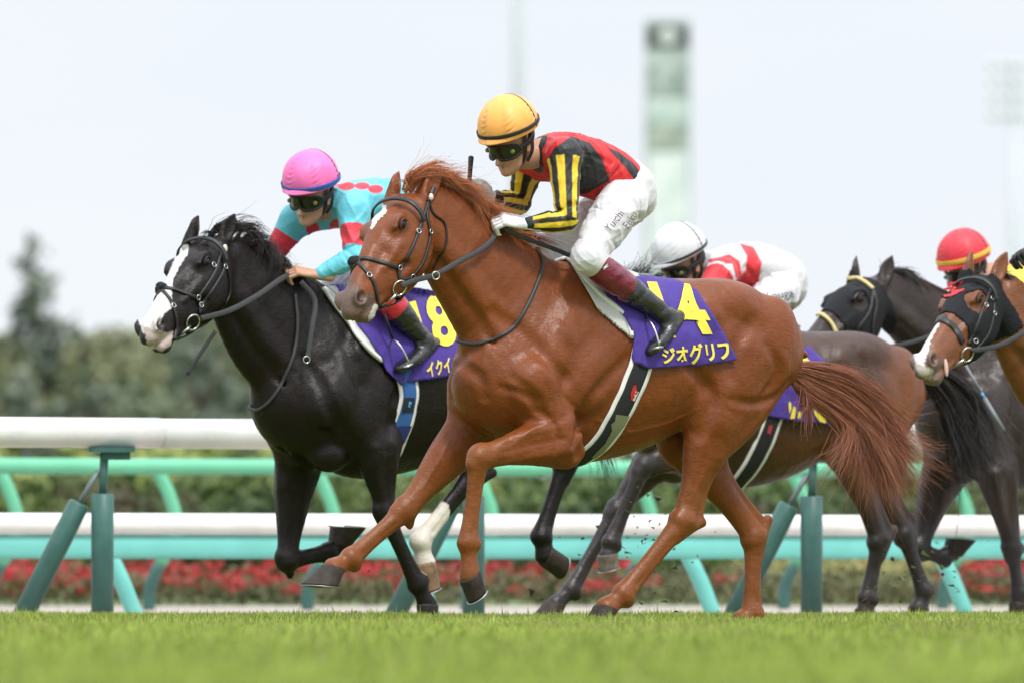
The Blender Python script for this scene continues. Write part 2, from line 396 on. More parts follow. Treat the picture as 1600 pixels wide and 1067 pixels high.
def horse_fields(sp):
    fr = Fr(sp['cpx'], sp['D'], sp['th']); S = sp.get('S', 1.0); dz = sp.get('dz', 0.0); h = sp.get('h', .0075)
    pit = math.radians(sp.get('pitch', 0)); cp, spn = math.cos(pit), math.sin(pit)
    def T(a, l, z):
        a, l, z = a * S, l * S, (z - 1.2) * S
        return [a * cp - z * spn, l, 1.2 + dz + a * spn + z * cp]
    hp = sp['head']; PO = fr.P(*hp['poll']); MU = fr.P(*hp['muz']); es = MU - PO; Ln = np.linalg.norm(es); es = es / Ln; g = Ln / .64
    el = np.array([0, 1., 0]) + np.array([1., 0, 0]) * math.tan(math.radians(hp.get('roll', 0))) * 0
    el = el - es * el.dot(es); el /= np.linalg.norm(el); ed = np.cross(el, es) ; ed = ed if ed[2] > 0 else -ed
    rl = math.radians(hp.get('roll', 0)); el, ed = el * math.cos(rl) + ed * math.sin(rl), ed * math.cos(rl) - el * math.sin(rl)
    wg = hp.get('wg', 1.12); H = lambda s, d, l: PO + es * s * g + ed * d * wg + el * l * wg
    allp = [np.array(T(-1.35, -.35, .55)), np.array(T(.55, .35, 1.72)), H(.72, -.2, .15), H(.72, -.2, -.15), H(-.12, .28, 0)]
    for Lg in sp['fore'] + sp['hind']:
        for q in Lg['j']: allp.append(fr.P(*q))
    A = np.array(allp); lo = A.min(0) - .09; hi = A.max(0) + .09; lo[1] = min(lo[1], -.42); hi[1] = max(hi[1], .42)
    fd = Field(lo, hi, h)
    st = [(.42, 1.14, .88, .12), (.36, 1.30, .80, .19), (.24, 1.45, .755, .215), (.10, 1.565, .73, .225), (-.08, 1.60, .712, .245), (-.28, 1.565, .745, .275),
          (-.48, 1.537, .825, .280), (-.69, 1.532, .92, .262), (-.88, 1.517, .93, .25), (-1.04, 1.46, 1.0, .215), (-1.13, 1.37, 1.04, .14)]
    fd.tube([T(a, 0, (t + b) / 2) + [w * S, (t - b) / 2 * S] for a, t, b, w in st], k=.01, n=5)
    for s in (-1, 1):
        fd.tube([T(-.08, s * .085, 1.50) + [.06, .09], T(.08, s * .16, 1.30) + [.075, .12], T(.27, s * .19, 1.08) + [.09, .10]], k=.03)     # shoulder blade muscles
        fd.ell(T(.31, s * .185, 1.04), (.10 * S, .085 * S, .10 * S), k=.02)
        fd.ell(T(.03, s * .185, 1.08), (.19 * S, .085 * S, .15 * S), k=.035, R=[(.8, 0, -.6), (0, 1, 0), (.6, 0, .8)])                # triceps
        fd.ell(T(.355, s * .075, .97), (.085 * S, .075 * S, .11 * S), k=.022)                                                        # pectorals
        fd.ell(T(.22, s * .10, .82), (.10 * S, .08 * S, .08 * S), k=.04)
        fd.ell(T(-.74, s * .13, 1.40), (.26 * S, .13 * S, .13 * S), k=.05)                                                           # gluteals
        fd.ell(T(-.60, s * .225, 1.36), (.06, .04, .07), k=.06)                                                                      # point of hip
        fd.ell(T(-.98, s * .16, 1.22), (.16 * S, .105 * S, .24 * S), k=.035, R=[(.95, 0, .3), (0, 1, 0), (-.3, 0, .95)])              # biceps femoris
        fd.ell(T(-1.10, s * .10, 1.20), (.10 * S, .09 * S, .16 * S), k=.025)                                                         # semitendinosus
        fd.ell(T(-.80, s * .205, 1.12), (.15 * S, .07 * S, .22 * S), k=.04)
        # grooves between muscle groups
        fd.tube([T(.20, s * .26, 1.32) + [.016, .02], T(.14, s * .28, 1.16) + [.018, .02], T(.20, s * .27, .98) + [.016, .018]], k=.03, sub=True)
        fd.tube([T(-.16, s * .275, 1.30) + [.014, .012], T(-.17, s * .29, 1.10) + [.016, .012], T(-.08, s * .28, .92) + [.012, .012]], k=.035, sub=True)
        fd.tube([T(-1.02, s * .30, 1.34) + [.015, .010], T(-1.0, s * .31, 1.15) + [.016, .010], T(-1.02, s * .275, .96) + [.012, .010]], k=.035, sub=True)
        fd.tube([T(-.60, s * .33, 1.20) + [.02, .014], T(-.66, s * .32, 1.02) + [.02, .016], T(-.62, s * .27, .90) + [.018, .014]], k=.035, sub=True)
    fd.tube([T(.475, 0, 1.10) + [.010, .012], T(.455, 0, .98) + [.011, .018], T(.40, 0, .84) + [.011, .018]], k=.035, sub=True)
    for Lg in sp['hind']:
        J = [np.array(fr.P(*q)) for q in Lg['j']]; s = 1 if Lg['j'][1][2] > 0 else -1; fw = frame(J[2] - J[1], (0, 1, 0))[2]; fw = fw if fw[0] > 0 else -fw
        a = np.array(T(-1.09, s * .11, 1.20)); e = lerp(J[1], J[2], .30) - fw * .055; m = lerp(a, e, .55) - fw * .02
        fd.tube([[*a, .09, .11], [*m, .085, .10], [*e, .05, .062]], k=.035)
        fd.tube([[*T(-.86, s * .15, 1.2), .12, .17], [*lerp(np.array(T(-.84, s * .16, 1.15)), J[1], .6), .10, .16], [*J[1], .08, .12]], k=.03)
        fd.tube([[*T(-.60, s * .19, .97), .05, .06], [*(lerp(np.array(T(-.62, s * .2, .95)), J[1], .6)), .045, .05], [*J[1], .04, .05]], k=.06)
    # neck
    nk = [fr.P(q[0], q[1], q[2]).tolist() + [q[3], q[4]] for q in sp['neck']]
    fd.tube(nk, k=.05, n=5)
    for s in (-1, 1):  # brachiocephalic muscle and jugular groove
        B = [np.array(q[:3]) for q in nk]; dn = frame(B[1] - B[2], (0, 1, 0))[2]; dn = dn if dn[2] < 0 else -dn
        c = [B[i] + dn * nk[i][4] * .45 + np.array([0, s * nk[i][3] * .78, 0]) for i in range(len(B))]
        fd.tube([[*q, .03, .05] for q in c], k=.03)
        c2 = [B[i] + dn * nk[i][4] * .78 + np.array([0, s * (nk[i][3] * .75 + .01), 0]) for i in range(1, len(B) - 1)]
        if len(c2) > 1: fd.tube([[*q, .008, .008] for q in c2], k=.03, sub=True)
    # head
    hs = [(-.04, .02, -.10, .055), (.03, .045, -.14, .092), (.10, .055, -.18, .105), (.17, .056, -.205, .104), (.25, .046, -.215, .090), (.32, .038, -.195, .068),
          (.39, .028, -.16, .056), (.46, .020, -.128, .048), (.53, .012, -.112, .046), (.585, .000, -.102, .046), (.625, -.022, -.092, .036)]
    w3 = lambda p, a, b: [*p, a * wg, b * wg]
    fd.tube([w3(H(s, (d + v) / 2, 0), w, (d - v) / 2) for s, d, v, w in hs], ref=tuple(el), k=.03, n=4)
    M = [es, ed, el]
    fd.tube([w3(H(.14, .03, 0), .07, .028), w3(H(.3, .018, 0), .036, .024), w3(H(.5, -.01, 0), .026, .022)], ref=tuple(el), k=.02)
    for s in (-1, 1):
        fd.ell(H(.185, -.095, s * .062), np.array((.10, .092, .034)) * wg, k=.02, R=M)
        fd.ell(H(.168, .016, s * .070), np.array((.050, .030, .024)) * wg, k=.03, R=M)
        fd.tube([w3(H(.135, .028, s * .082), .012, .010), w3(H(.17, .038, s * .088), .013, .010), w3(H(.215, .026, s * .086), .010, .009)], k=.012)
        fd.tube([w3(H(.24, -.035, s * .082), .010, .014), w3(H(.38, -.045, s * .054), .008, .010)], k=.015)
        fd.ell(H(.105, .052, s * .060), np.array((.03, .018, .022)) * wg, k=.02, R=M, sub=True)
        fd.ell(H(.42, -.008, s * .062), np.array((.09, .018, .012)) * wg, k=.02, R=M, sub=True)
        fd.ell(H(.33, -.10, s * .078), np.array((.05, .02, .014)) * wg, k=.025, R=M, sub=True)
        fd.ell(H(.178, .012, s * .118), np.array((.021, .016, .020)) * wg, k=.008, R=M, sub=True)
        fd.ell(H(.572, -.032, s * .040), np.array((.044, .034, .020)) * wg, k=.014, R=M)
        fd.tube([w3(H(.56, .0, s * .05), .007, .008), w3(H(.60, -.008, s * .050), .008, .008), w3(H(.612, -.038, s * .046), .007, .008), w3(H(.585, -.058, s * .05), .006, .007)], k=.008)
        fd.ell(H(.584, -.031, s * .068), np.array((.029, .022, .030)) * wg, k=.006, R=M, sub=True)
        mo = hp.get('open', 0)
        fd.tube([w3(H(.665, -.078, 0), .008, .004), w3(H(.62, -.082, s * .042), .010, .004), w3(H(.53, -.086, s * .056), .010, .0035)], ref=tuple(el), k=.008, sub=True)
    op = hp.get('open', 0)
    fd.tube([w3(H(.28, -.17, 0), .045, .03), w3(H(.44, -.125 - op * .4, 0), .034, .026), w3(H(.54, -.112 - op * .8, 0), .034, .022), w3(H(.60, -.104 - op, 0), .030, .020)], ref=tuple(el), k=.015)
    fd.ell(H(.565, -.128 - op * .9, 0), np.array((.03, .018, .026)) * wg, k=.015, R=M)
    # ears
    for e in hp['ears']:
        b = fr.P(*e[0]); t = fr.P(*e[1]); ax = (t - b); Le = np.linalg.norm(ax); s = 1 if e[0][2] > 0 else -1
        op_ = el * s * .8 + es * .5; op_ /= np.linalg.norm(op_)
        sd = np.cross(ax / Le, op_); sd /= np.linalg.norm(sd)
        fd.tube([[*(b - ax * .6), .032, .032], [*lerp(b, t, .05), .036, .028], [*lerp(b, t, .42), .041, .018], [*(lerp(b, t, .72) + op_ * .004), .028, .012], [*t, .003, .003]], ref=tuple(sd), k=.012)
        fd.tube([[*(lerp(b, t, .12) + op_ * .026), .018, .013], [*(lerp(b, t, .45) + op_ * .018), .028, .012], [*(lerp(b, t, .72) + op_ * .013), .017, .008], [*(lerp(b, t, .88) + op_ * .010), .005, .004]], ref=tuple(sd), k=.006, sub=True)
    I_torso = fd.f.copy()
    legs = []
    for hind, key in ((False, 'fore'), (True, 'hind')):
        for Lg in sp[key]: legs.append((leg_field(fd, fr, Lg['j'], hind, Lg.get('g', 1.0) * S), Lg, hind))
    # dock of the tail
    tb = np.array(T(-1.12, 0, 1.30)); tdir = np.array(sp.get('tail_dir', (-.9, 0, -.45)), float); tdir /= np.linalg.norm(tdir)
    fd.tube([[*(tb + np.array([.12, 0, .05])), .05, .05], [*tb, .035, .035], [*(tb + tdir * .22), .018, .018]], k=.03)
    for pts, r, dep, kk in sp.get('grooves', []):
        C = cat(np.array(pts, float), 5); P, N, ok = fr.hit(fd, C[:, 0], C[:, 1]); n_ = len(C); t = np.sin(np.linspace(.12, math.pi - .12, n_)) ** .6
        rr = np.abs(r) * (.5 + .5 * t); Q = P + N * ((rr if dep > 0 else -rr) - dep * t)[:, None]
        for m in ((1, -1) if dep > 0 else (1,)):
            fd.tube([[q[0], q[1] * m, q[2], a_, a_] for q, a_ in zip(Q, rr)], k=kk, sub=dep > 0, n=1)
    fdt = Field(lo, lo + h * 2, h); fdt.f = I_torso; fdt.n = fd.n; fdt.lo = fd.lo
    return fr, fd, dict(fdt=fdt, wg=wg, H=H, es=es, ed=ed, el=el, g=g, T=T, legs=legs, tb=tb, tdir=tdir)

def hoof_obj(parent, J4, Lg, fr, org):
    toe = fr.P(*Lg['toe']); heel = fr.P(*Lg['heel']); f = toe - heel; Lh = np.linalg.norm(f); f /= Lh; c = (toe + heel) / 2
    C = J4; d = c - C; d = d - f * d.dot(f); d /= np.linalg.norm(d); s = np.cross(f, d)
    V = []; Fq = []; n = 28; R = Lh / 2
    top = C - d * .008
    rings = []
    for q in (0, .12, .35, .65, .93, 1.0):
        for k in range(n):
            a = 2 * math.pi * k / n; ca, sa = math.cos(a), math.sin(a)
            tp = top + f * ca * .052 + s * sa * .045 - d * ca * .008
            bp = c + f * (R * ca * (1.0 if ca > 0 else .86)) + s * sa * R * .93
            p = tp * (1 - q) + bp * q
            if q == .12: p = p + (p - (top * (1 - q) + c * q)) * .05
            V.append(p)
    m = 6
    for k in range(n): a = 2 * math.pi * k / n; V.append(c - d * .004 + f * R * .80 * math.cos(a) + s * R * .72 * math.sin(a))
    for i in range(m):
        for k in range(n): Fq.append((i * n + k, i * n + (k + 1) % n, (i + 1) * n + (k + 1) % n, (i + 1) * n + k))
    V.append(c - d * .012 - f * R * .1); V.append(top)
    for k in range(n): Fq.append((m * n + k, m * n + (k + 1) % n, (m + 1) * n)); Fq.append(((k + 1) % n, k, (m + 1) * n + 1))
    o = mesh_obj('hoof', np.array(V), Fq, pmat('hoof' + Lg.get('hoofc', ''), Lg.get('hc', (.036, .027, .020)), rough=.6, spec=.25, var=.5, vscale=26, bump=.004, bscale=60, bstretch=(1, 1, .25)), parent, org=org)
    P2 = []
    for k in range(25):
        a = -2.35 + 4.7 * k / 24; P2.append(c + d * .004 + f * R * .93 * math.cos(a) + s * R * .86 * math.sin(a))
    v, q = tube_vf(P2, [(.003, .010)] * 25, n=6, ref=tuple(d))
    mesh_obj('horseshoe', v, q, pmat('shoe_metal', (.38, .38, .38), rough=.45, metal=1.0), o, org=None)
    return o

def strands(name, guides, n, spread, w, parent, cols, mat, org, seg=14, curl=.0, seed=1, taper=True, jit=.25):
    """many thin tapered hairs following blends of guide curves (each guide k x 3)"""
    rg = np.random.default_rng(seed); G = np.array([cat(q, 6)[np.linspace(0, (len(q) - 1) * 6, seg).astype(int)] for q in guides]); V = []; Fq = []; C = []
    nc = max(6, n // 26); CL = [(rg.random(), rg.integers(0, max(1, len(G) - 1)), rg.normal(0, 1, 3), rg.normal(0, 1, 3), rg.random(3) * 6.28, rg.random()) for _ in range(nc)]
    for i in range(n):
        k = rg.integers(0, len(G) - 1) if len(G) > 1 else 0; cl = CL[rg.integers(0, nc)]; loose = rg.random() < .22; k = k if loose else cl[1]; t = rg.random() if loose else float(np.clip(cl[0] + rg.normal(0, .06), 0, 1)); P = G[k] * (1 - t) + G[min(k + 1, len(G) - 1)] * t
        u = np.linspace(0, 1, seg)[:, None]; off = (rg.normal(0, 1, 3) * (1 if loose else .35) + (0 if loose else 1) * cl[2] * .8) * spread; off2 = (rg.normal(0, 1, 3) * (1 if loose else .28) + (0 if loose else 1) * cl[3] * .9) * spread * 1.8
        end = .55 + .45 * rg.random() ** .6
        if rg.random() < .08: off2 = off2 * 1.9; end = 1.0
        P = P + off * (.25 + .75 * u) * 1 + (off2) * u ** 2.2
        ph = rg.random(3) * 6.28 if loose else cl[4] + rg.normal(0, .25, 3); P = P + curl * np.sin(u * ((5 + 5 * rg.random()) if loose else 6.5) + ph) * u
        idx = np.linspace(0, end * (seg - 1), seg); i0 = np.minimum(idx.astype(int), seg - 2); fr_ = (idx - i0)[:, None]; P = P[i0] * (1 - fr_) + P[i0 + 1] * fr_
        T = np.gradient(P, axis=0); T /= np.linalg.norm(T, axis=1, keepdims=True) + 1e-9
        A = np.cross(T, rg.normal(0, 1, 3)); A /= np.linalg.norm(A, axis=1, keepdims=True) + 1e-9; B = np.cross(T, A)
        wd = w * (.6 + .8 * rg.random()) * ((1 - u) ** .6 * .9 + .1 if taper else np.ones_like(u))
        b = len(V) * 1; base = sum(len(x) for x in V) if False else None
        R = np.stack([P + A * wd, P + (-.5 * A + .87 * B) * wd, P + (-.5 * A - .87 * B) * wd], 1).reshape(-1, 3)
        o = i * seg * 3
        for j in range(seg - 1):
            for m in range(3): Fq.append((o + j * 3 + m, o + j * 3 + (m + 1) % 3, o + (j + 1) * 3 + (m + 1) % 3, o + (j + 1) * 3 + m))
        V.append(R); c = np.array(cols[0]) * (1 - (x := (rg.random() if loose else float(np.clip(cl[5] + rg.normal(0, .15), 0, 1))))) + np.array(cols[1]) * x; C.append(np.repeat(c[None] * (.75 + .5 * rg.random()), seg * 3, 0))
    return mesh_obj(name, np.concatenate(V), np.array(Fq), mat, parent, col=np.concatenate(C), org=org)

def px_strap(fr, fd, pts, w, th, off=.004, n=7, closed=False):
    """strap lying on the body along a photo polyline"""
    C = cat(np.array([p[:2] for p in pts], float), n); P, N, ok = fr.hit(fd, C[:, 0], C[:, 1]); i_ = np.where(ok)[0]; P = (P + N * off)[i_[0]:i_[-1] + 1]; N = N[i_[0]:i_[-1] + 1]
    for _ in range(2): P[1:-1] = P[1:-1] * .5 + (P[:-2] + P[2:]) * .25
    return ribbon_vf(P, N, w, th)

def mirror_vf(v, f):
    v2 = v.copy(); v2[:, 1] *= -1; return v2, [tuple(reversed(q)) for q in f]

def torus_vf(c, ax, R, r, n=22, m=8, squash=None):
    ax = np.array(ax, float); ax /= np.linalg.norm(ax); T, U, W = frame(ax, (0.1, .2, 1)); V = []; Fq = []
    for i in range(n):
        a = 2 * math.pi * i / n; d = U * math.cos(a) + W * math.sin(a)
        for k in range(m):
            b = 2 * math.pi * k / m; V.append(np.array(c) + d * (R + r * math.cos(b)) + ax * r * math.sin(b))
    for i in range(n):
        for k in range(m): Fq.append((i * m + k, ((i + 1) % n) * m + k, ((i + 1) % n) * m + (k + 1) % m, i * m + (k + 1) % m))
    return np.array(V), Fq

def sphere_vf(c, r, n=20, m=12, R=None):
    V = [];
    for i in range(m + 1):
        for k in range(n):
            a = 2 * math.pi * k / n; b = math.pi * i / m; V.append([math.sin(b) * math.cos(a), math.sin(b) * math.sin(a), math.cos(b)])
    V = np.array(V) * np.array(r)
    if R is not None: V = V @ np.array(R)
    Fq = [(i * n + k, (i + 1) * n + k, (i + 1) * n + (k + 1) % n, i * n + (k + 1) % n) for i in range(m) for k in range(n)]
    return V + np.array(c), Fq

def text_tris(txt, bold=0.0):
    cu = bpy.data.curves.new("t", 'FONT'); cu.body = txt; cu.offset = bold; cu.resolution_u = 4
    o = bpy.data.objects.new("t", cu); sc.collection.objects.link(o)
    dg = bpy.context.evaluated_depsgraph_get(); me = bpy.data.meshes.new_from_object(o.evaluated_get(dg))
    bm = bmesh.new(); bm.from_mesh(me); bmesh.ops.triangulate(bm, faces=bm.faces)
    for _ in range(3):
        es_ = [e for e in bm.edges if e.calc_length() > .12]
        if es_: bmesh.ops.subdivide_edges(bm, edges=es_, cuts=1); bmesh.ops.triangulate(bm, faces=bm.faces)
    V = np.array([v.co[:] for v in bm.verts]); Fc = [tuple(v.index for v in f.verts) for f in bm.faces]
    bm.free(); bpy.data.objects.remove(o); bpy.data.meshes.remove(me); bpy.data.curves.remove(cu)
    return V, Fc

def quad_map(Q, u, v):
    """Q = px corners: top-left, top-right, bottom-right, bottom-left ; u right, v down"""
    Q = np.array(Q, float); u = np.asarray(u)[..., None]; v = np.asarray(v)[..., None]
    return Q[0] * (1 - u) * (1 - v) + Q[1] * u * (1 - v) + Q[2] * u * v + Q[3] * (1 - u) * v

def px_text(name, txt, Q, fr, fd, off, mat, parent, org, bold=.02, poly=None):
    V, Fc = (text_tris(txt, bold) if poly is None else poly)
    mn = V.min(0); mxx = V.max(0); u = (V[:, 0] - mn[0]) / (mxx[0] - mn[0]); v = 1 - (V[:, 1] - mn[1]) / (mxx[1] - mn[1])
    p = quad_map(Q, u, v); P, N, ok = fr.hit(fd, p[:, 0], p[:, 1])
    return mesh_obj(name, P + N * off, Fc, mat, parent, org=org)

def px_decal(name, polys, fr, fd, off, mat, parent, org, step=2.0):
    """filled photo polygons wrapped onto a body as thin applied cloth"""
    bm = bmesh.new()
    for pl in polys:
        vs = [bm.verts.new((x, y, 0)) for x, y in pl]
        try: f = bm.faces.new(vs)
        except ValueError: continue
    bmesh.ops.triangulate(bm, faces=bm.faces)
    for _ in range(5):
        e = [q for q in bm.edges if q.calc_length() > step * 2]
        if e: bmesh.ops.subdivide_edges(bm, edges=e, cuts=1); bmesh.ops.triangulate(bm, faces=bm.faces)
    V = np.array([v.co[:] for v in bm.verts]); bm.verts.index_update(); Fc = [tuple(v.index for v in f.verts) for f in bm.faces]; bm.free()
    P, N, ok = fr.hit(fd, V[:, 0], V[:, 1]); return mesh_obj(name, P + N * off, Fc, mat, parent, org=org)

def cloth_patch(fr, fd, Q, nu, nv, off, edge=None, wave=0.0, mirror=True, thick=.004):
    """saddle cloth: near side wrapped from photo quad, carried over the back to the far side"""
    u, v = np.meshgrid(np.linspace(0, 1, nu), np.linspace(0, 1, nv), indexing='ij'); p = quad_map(Q, u.ravel(), v.ravel())
    P, N, ok = fr.hit(fd, p[:, 0], p[:, 1]); P = P + N * off
    P = P.reshape(nu, nv, 3)
    return P, N.reshape(nu, nv, 3)

def grid_faces(nu, nv, off=0, flip=False):
    i, j = np.meshgrid(np.arange(nu - 1), np.arange(nv - 1), indexing='ij'); a = (i * nv + j).ravel() + off
    q = np.stack([a, a + nv, a + nv + 1, a + 1], 1); return q[:, ::-1] if flip else q
# ------------------------------------------------------------------ the chestnut in front
def smooth01(x): x = np.clip(x, 0, 1); return x * x * (3 - 2 * x)
def dist_seg(P, a, b):
    ab = b - a; t = np.clip(((P - a) @ ab) / ab.dot(ab), 0, 1); return np.linalg.norm(P - a - t[:, None] * ab, axis=1), t

def build_horse(sp):
    fr, fd, I = horse_fields(sp); V, Fq = fd.mesh(smooth=1); H = I['H']
    org = np.array([0, 0, 0.0]); root = empty('racehorse', tuple(fr.C), fr.rz, label=sp['label'], cat='horse', group='racehorses galloping on the turf track')
    c0 = np.array(sp['coat']); C = np.tile(c0, (len(V), 1))
    n1 = np.array([0.0] * len(V)); 
    ph = V * np.array([7.3, 9.1, 6.7]); n1 = (np.sin(ph[:, 0] + 2 * np.sin(ph[:, 2])) * np.sin(ph[:, 1] * 1.3 + ph[:, 2]) + .5 * np.sin(V[:, 0] * 23 + 3 * np.sin(V[:, 2] * 17))) / 1.5
    C *= (1 + .10 * n1)[:, None]
    if 'coat2' in sp:   # tan flanks and muzzle of a bay
        for c, r, wgt in sp.get('tan', []):
            d = np.linalg.norm((V - np.array(I['T'](*c))) / np.array(r), axis=1); w = smooth01(1.4 - d)[:, None] * wgt; C = C * (1 - w) + np.array(sp['coat2']) * w
    # darker points on the lower legs
    for (J, Lg, hind) in I['legs']:
        pc = Lg.get('pt', sp.get('points')); d1, t1 = dist_seg(V, J[2], J[3]); d2, t2 = dist_seg(V, J[3], J[4]); dj, tj = dist_seg(V, J[1], J[2])
        if pc is not None:
            w = np.maximum((d1 < .075) * 1.0, (d2 < .075) * 1.0); w = np.maximum(w, (dj < .085) * smooth01((tj - .45) / .5)) * sp.get('pw', 1.0)
            w = w[:, None]; C = C * (1 - w) + np.array(pc) * w
        if 'sock' in Lg:
            a, col = Lg['sock']; jag = .05 * np.sin(V[:, 0] * 90 + V[:, 1] * 60)
            w = (((d1 < .07) & (t1 > a + jag)) | (d2 < .07))[:, None] * 1.0; C = C * (1 - w) + np.array(col) * w
        if 'sockk' in Lg:
            a, col = Lg['sockk']; jag = .05 * np.sin(V[:, 0] * 90 + V[:, 1] * 60); w = (((dj < .09) & (tj > a + jag)) | (d1 < .08))[:, None] * 1.0; C = C * (1 - w) + np.array(col) * w
    # muzzle skin
    q = V - H(0, 0, 0); s_ = q @ I['es'] / I['g']; d_ = q @ I['ed'] / I['wg']; l_ = q @ I['el'] / I['wg']; near_head = (np.abs(l_) < .14) & (d_ > -.24) & (d_ < .14)
    w = smooth01((s_ - .505 + .03 * np.sin(d_ * 60)) / .06) * near_head * sp.get('mw', .75); C = C * (1 - w[:, None]) + np.array(sp.get('muzzle', (.10, .075, .065))) * w[:, None]
    px, py = fr.proj(V); jx = px + .6 * np.sin(V[:, 2] * 400 + V[:, 1] * 300); jy = py + .8 * np.sin(V[:, 0] * 380)
    facing = None
    for pl, col in sp.get('marks', []):
        if facing is None: facing = (fd.grad(V) @ (fr.rays([800], [600])[1][0])) < .15
        w = (in_poly(jx, jy, pl) & near_head & facing)[:, None] * 1.0; C = C * (1 - w) + np.array(col) * w
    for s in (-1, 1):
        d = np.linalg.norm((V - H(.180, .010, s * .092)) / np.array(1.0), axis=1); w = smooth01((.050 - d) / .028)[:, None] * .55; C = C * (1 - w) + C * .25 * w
    # nostril pits darker red skin
    for s in (-1, 1):
        d = np.linalg.norm(V - H(.588, -.031, s * .052), axis=1); w = smooth01((.024 - d) / .008)[:, None]; C = C * (1 - w) + np.array((.035, .012, .012)) * w
    body = mesh_obj('body', V, Fq, pmat('coat_' + sp['name'], (.3, .1, .04), rough=sp.get('rough', .43), spec=sp.get('spec', .42), vcol=True, var=.10, vscale=30, sheen=sp.get('sheen', .0),
        bump=.0075, bscale=20, bdetail=8, bstretch=(1.0, 1.0, .6), ridge=(.016, 5.0, (1, 1, .8, 0, .5, 0)), fine=(.0018, 90, (.3, 1, 1)), rvar=.08), root, col=np.clip(C, 0, 1))
    em = pmat('horse_eye', (.006, .004, .003), rough=.09, spec=.4)
    for s in (-1, 1):
        v, f = sphere_vf(H(.178, .012, s * .0885), np.array((.022, .017, .018)) * I['wg'], R=[I['es'], I['ed'], I['el']]); mesh_obj('eye', v, f, em, root)
        lid = [H(.153, .008, s * .102), H(.163, .024, s * .106), H(.182, .028, s * .106), H(.200, .018, s * .102), H(.205, .004, s * .098)]
        v, f = tube_vf(cat(lid, 4), .0042, n=6); mesh_obj('eyelid', v, f, pmat('lid_' + sp['name'], tuple(np.array(sp['coat']) * .45), rough=.4), root)
    for (J, Lg, hind) in I['legs']: hoof_obj(root, J[4], Lg, fr, org)
    return fr, fd, I, root, body

CH = (.186, .0475, .0100)
chestnut = dict(name='chestnut', spec=.34, rough=.41, label='bright chestnut racehorse with a white star, foremost of the field, wearing saddle cloth 14', cpx=880, D=50, th=35, coat=CH,
    neck=[(845, 535, 0, .17, .33), (792, 476, 0, .14, .29), (738, 414, 0, .11, .235), (698, 362, 0, .088, .198), (664, 330, 0, .078, .152)],
    head=dict(poll=(630, 321, -.01), muz=(532, 473, .17), wg=1.2, ears=[((666, 306, .06), (689, 258, .06)), ((614, 302, -.06), (624, 267, -.07))]),
    points=(.21, .066, .015), pw=.7, muzzle=(.12, .095, .085),
    marks=[([(597, 319), (604, 322), (603, 332), (590, 345), (582, 359), (579, 357), (582, 340), (588, 328)], (.80, .78, .76)),
           ([(575, 497), (585, 475), (592, 478), (588, 492), (576, 502)], (.50, .48, .42))],
    grooves=[([(904, 712), (904, 680), (909, 650), (926, 620), (952, 590), (979, 560)], 0.03, 0.016, 0.03), ([(838, 641), (862, 656), (871, 680), (870, 710)], 0.014, 0.01, 0.015), ([(802, 590), (836, 620), (847, 642)], 0.02, 0.012, 0.03), ([(881, 620), (900, 642), (900, 680), (889, 710)], 0.014, 0.008, 0.015), ([(772, 489), (817, 522), (855, 560), (881, 590)], 0.03, 0.014, 0.04), ([(1074, 567), (1095, 590), (1112, 620), (1106, 650), (1095, 680)], 0.03, 0.018, 0.035), ([(1144, 624), (1177, 630), (1211, 620), (1234, 594)], 0.02, 0.012, 0.022), ([(1200, 541), (1215, 567), (1211, 594), (1196, 612)], 0.025, 0.012, 0.03), ([(1166, 511), (1147, 549), (1144, 590)], 0.03, 0.012, 0.04), ([(1085, 642), (1040, 662), (985, 676), (935, 690)], .009, -.0045, .008), ([(985, 676), (960, 664), (925, 655)], .008, -.004, .008), ([(868, 655), (830, 672), (795, 700)], .008, -.004, .008), ([(606, 392), (596, 412), (590, 432), (580, 440)], .008, -.0035, .008), ([(700, 690), (682, 725), (660, 762)], .009, -.0045, .008), ([(1120, 690), (1100, 740), (1080, 780)], .009, -.0045, .008), ([(705, 530), (720, 567), (750, 590), (757, 620)], 0.022, 0.012, 0.03), ([(784, 605), (825, 620), (836, 639)], 0.02, 0.012, 0.02)],
    fore=[dict(j=[(822, 590, .17), (878, 682, .20), (748, 714, .20), (731, 848, .19), (735, 900, .19)], toe=(734, 942, .19), heel=(757, 918, .19)),
          dict(j=[(735, 600, -.16), (738, 668, -.17), (632, 798, -.17), (548, 872, -.16), (521, 888, -.16)], toe=(474, 912, -.16), heel=(527, 917, -.16))],
    hind=[dict(j=[(1130, 545, .15), (1110, 658, .17), (1068, 812, .16), (973, 929, .15), (947, 950, .15)], toe=(914, 974, .15), heel=(956, 977, .15)),
          dict(j=[(1100, 550, -.14), (1066, 685, -.15), (1178, 836, -.12), (1174, 958, -.12), (1160, 970, -.12)], toe=(1140, 985, -.12), heel=(1168, 988, -.12))])
# ------------------------------------------------------------------ tack
def sol(o, t, off=-1.0):
    m = o.modifiers.new("thickness", 'SOLIDIFY'); m.thickness = t; m.offset = off; return o
def Z(L, ox, oy, sc_): return [(ox + q[0] / sc_, oy + q[1] / sc_) for q in L]

def wavef(c, wave): return np.sign(c[:, 1]) * (wave * np.abs(np.sin(c[:, 0] * 24 + c[:, 2] * 9)) + wave * .5 * np.sin(c[:, 2] * 31 + c[:, 0] * 13))

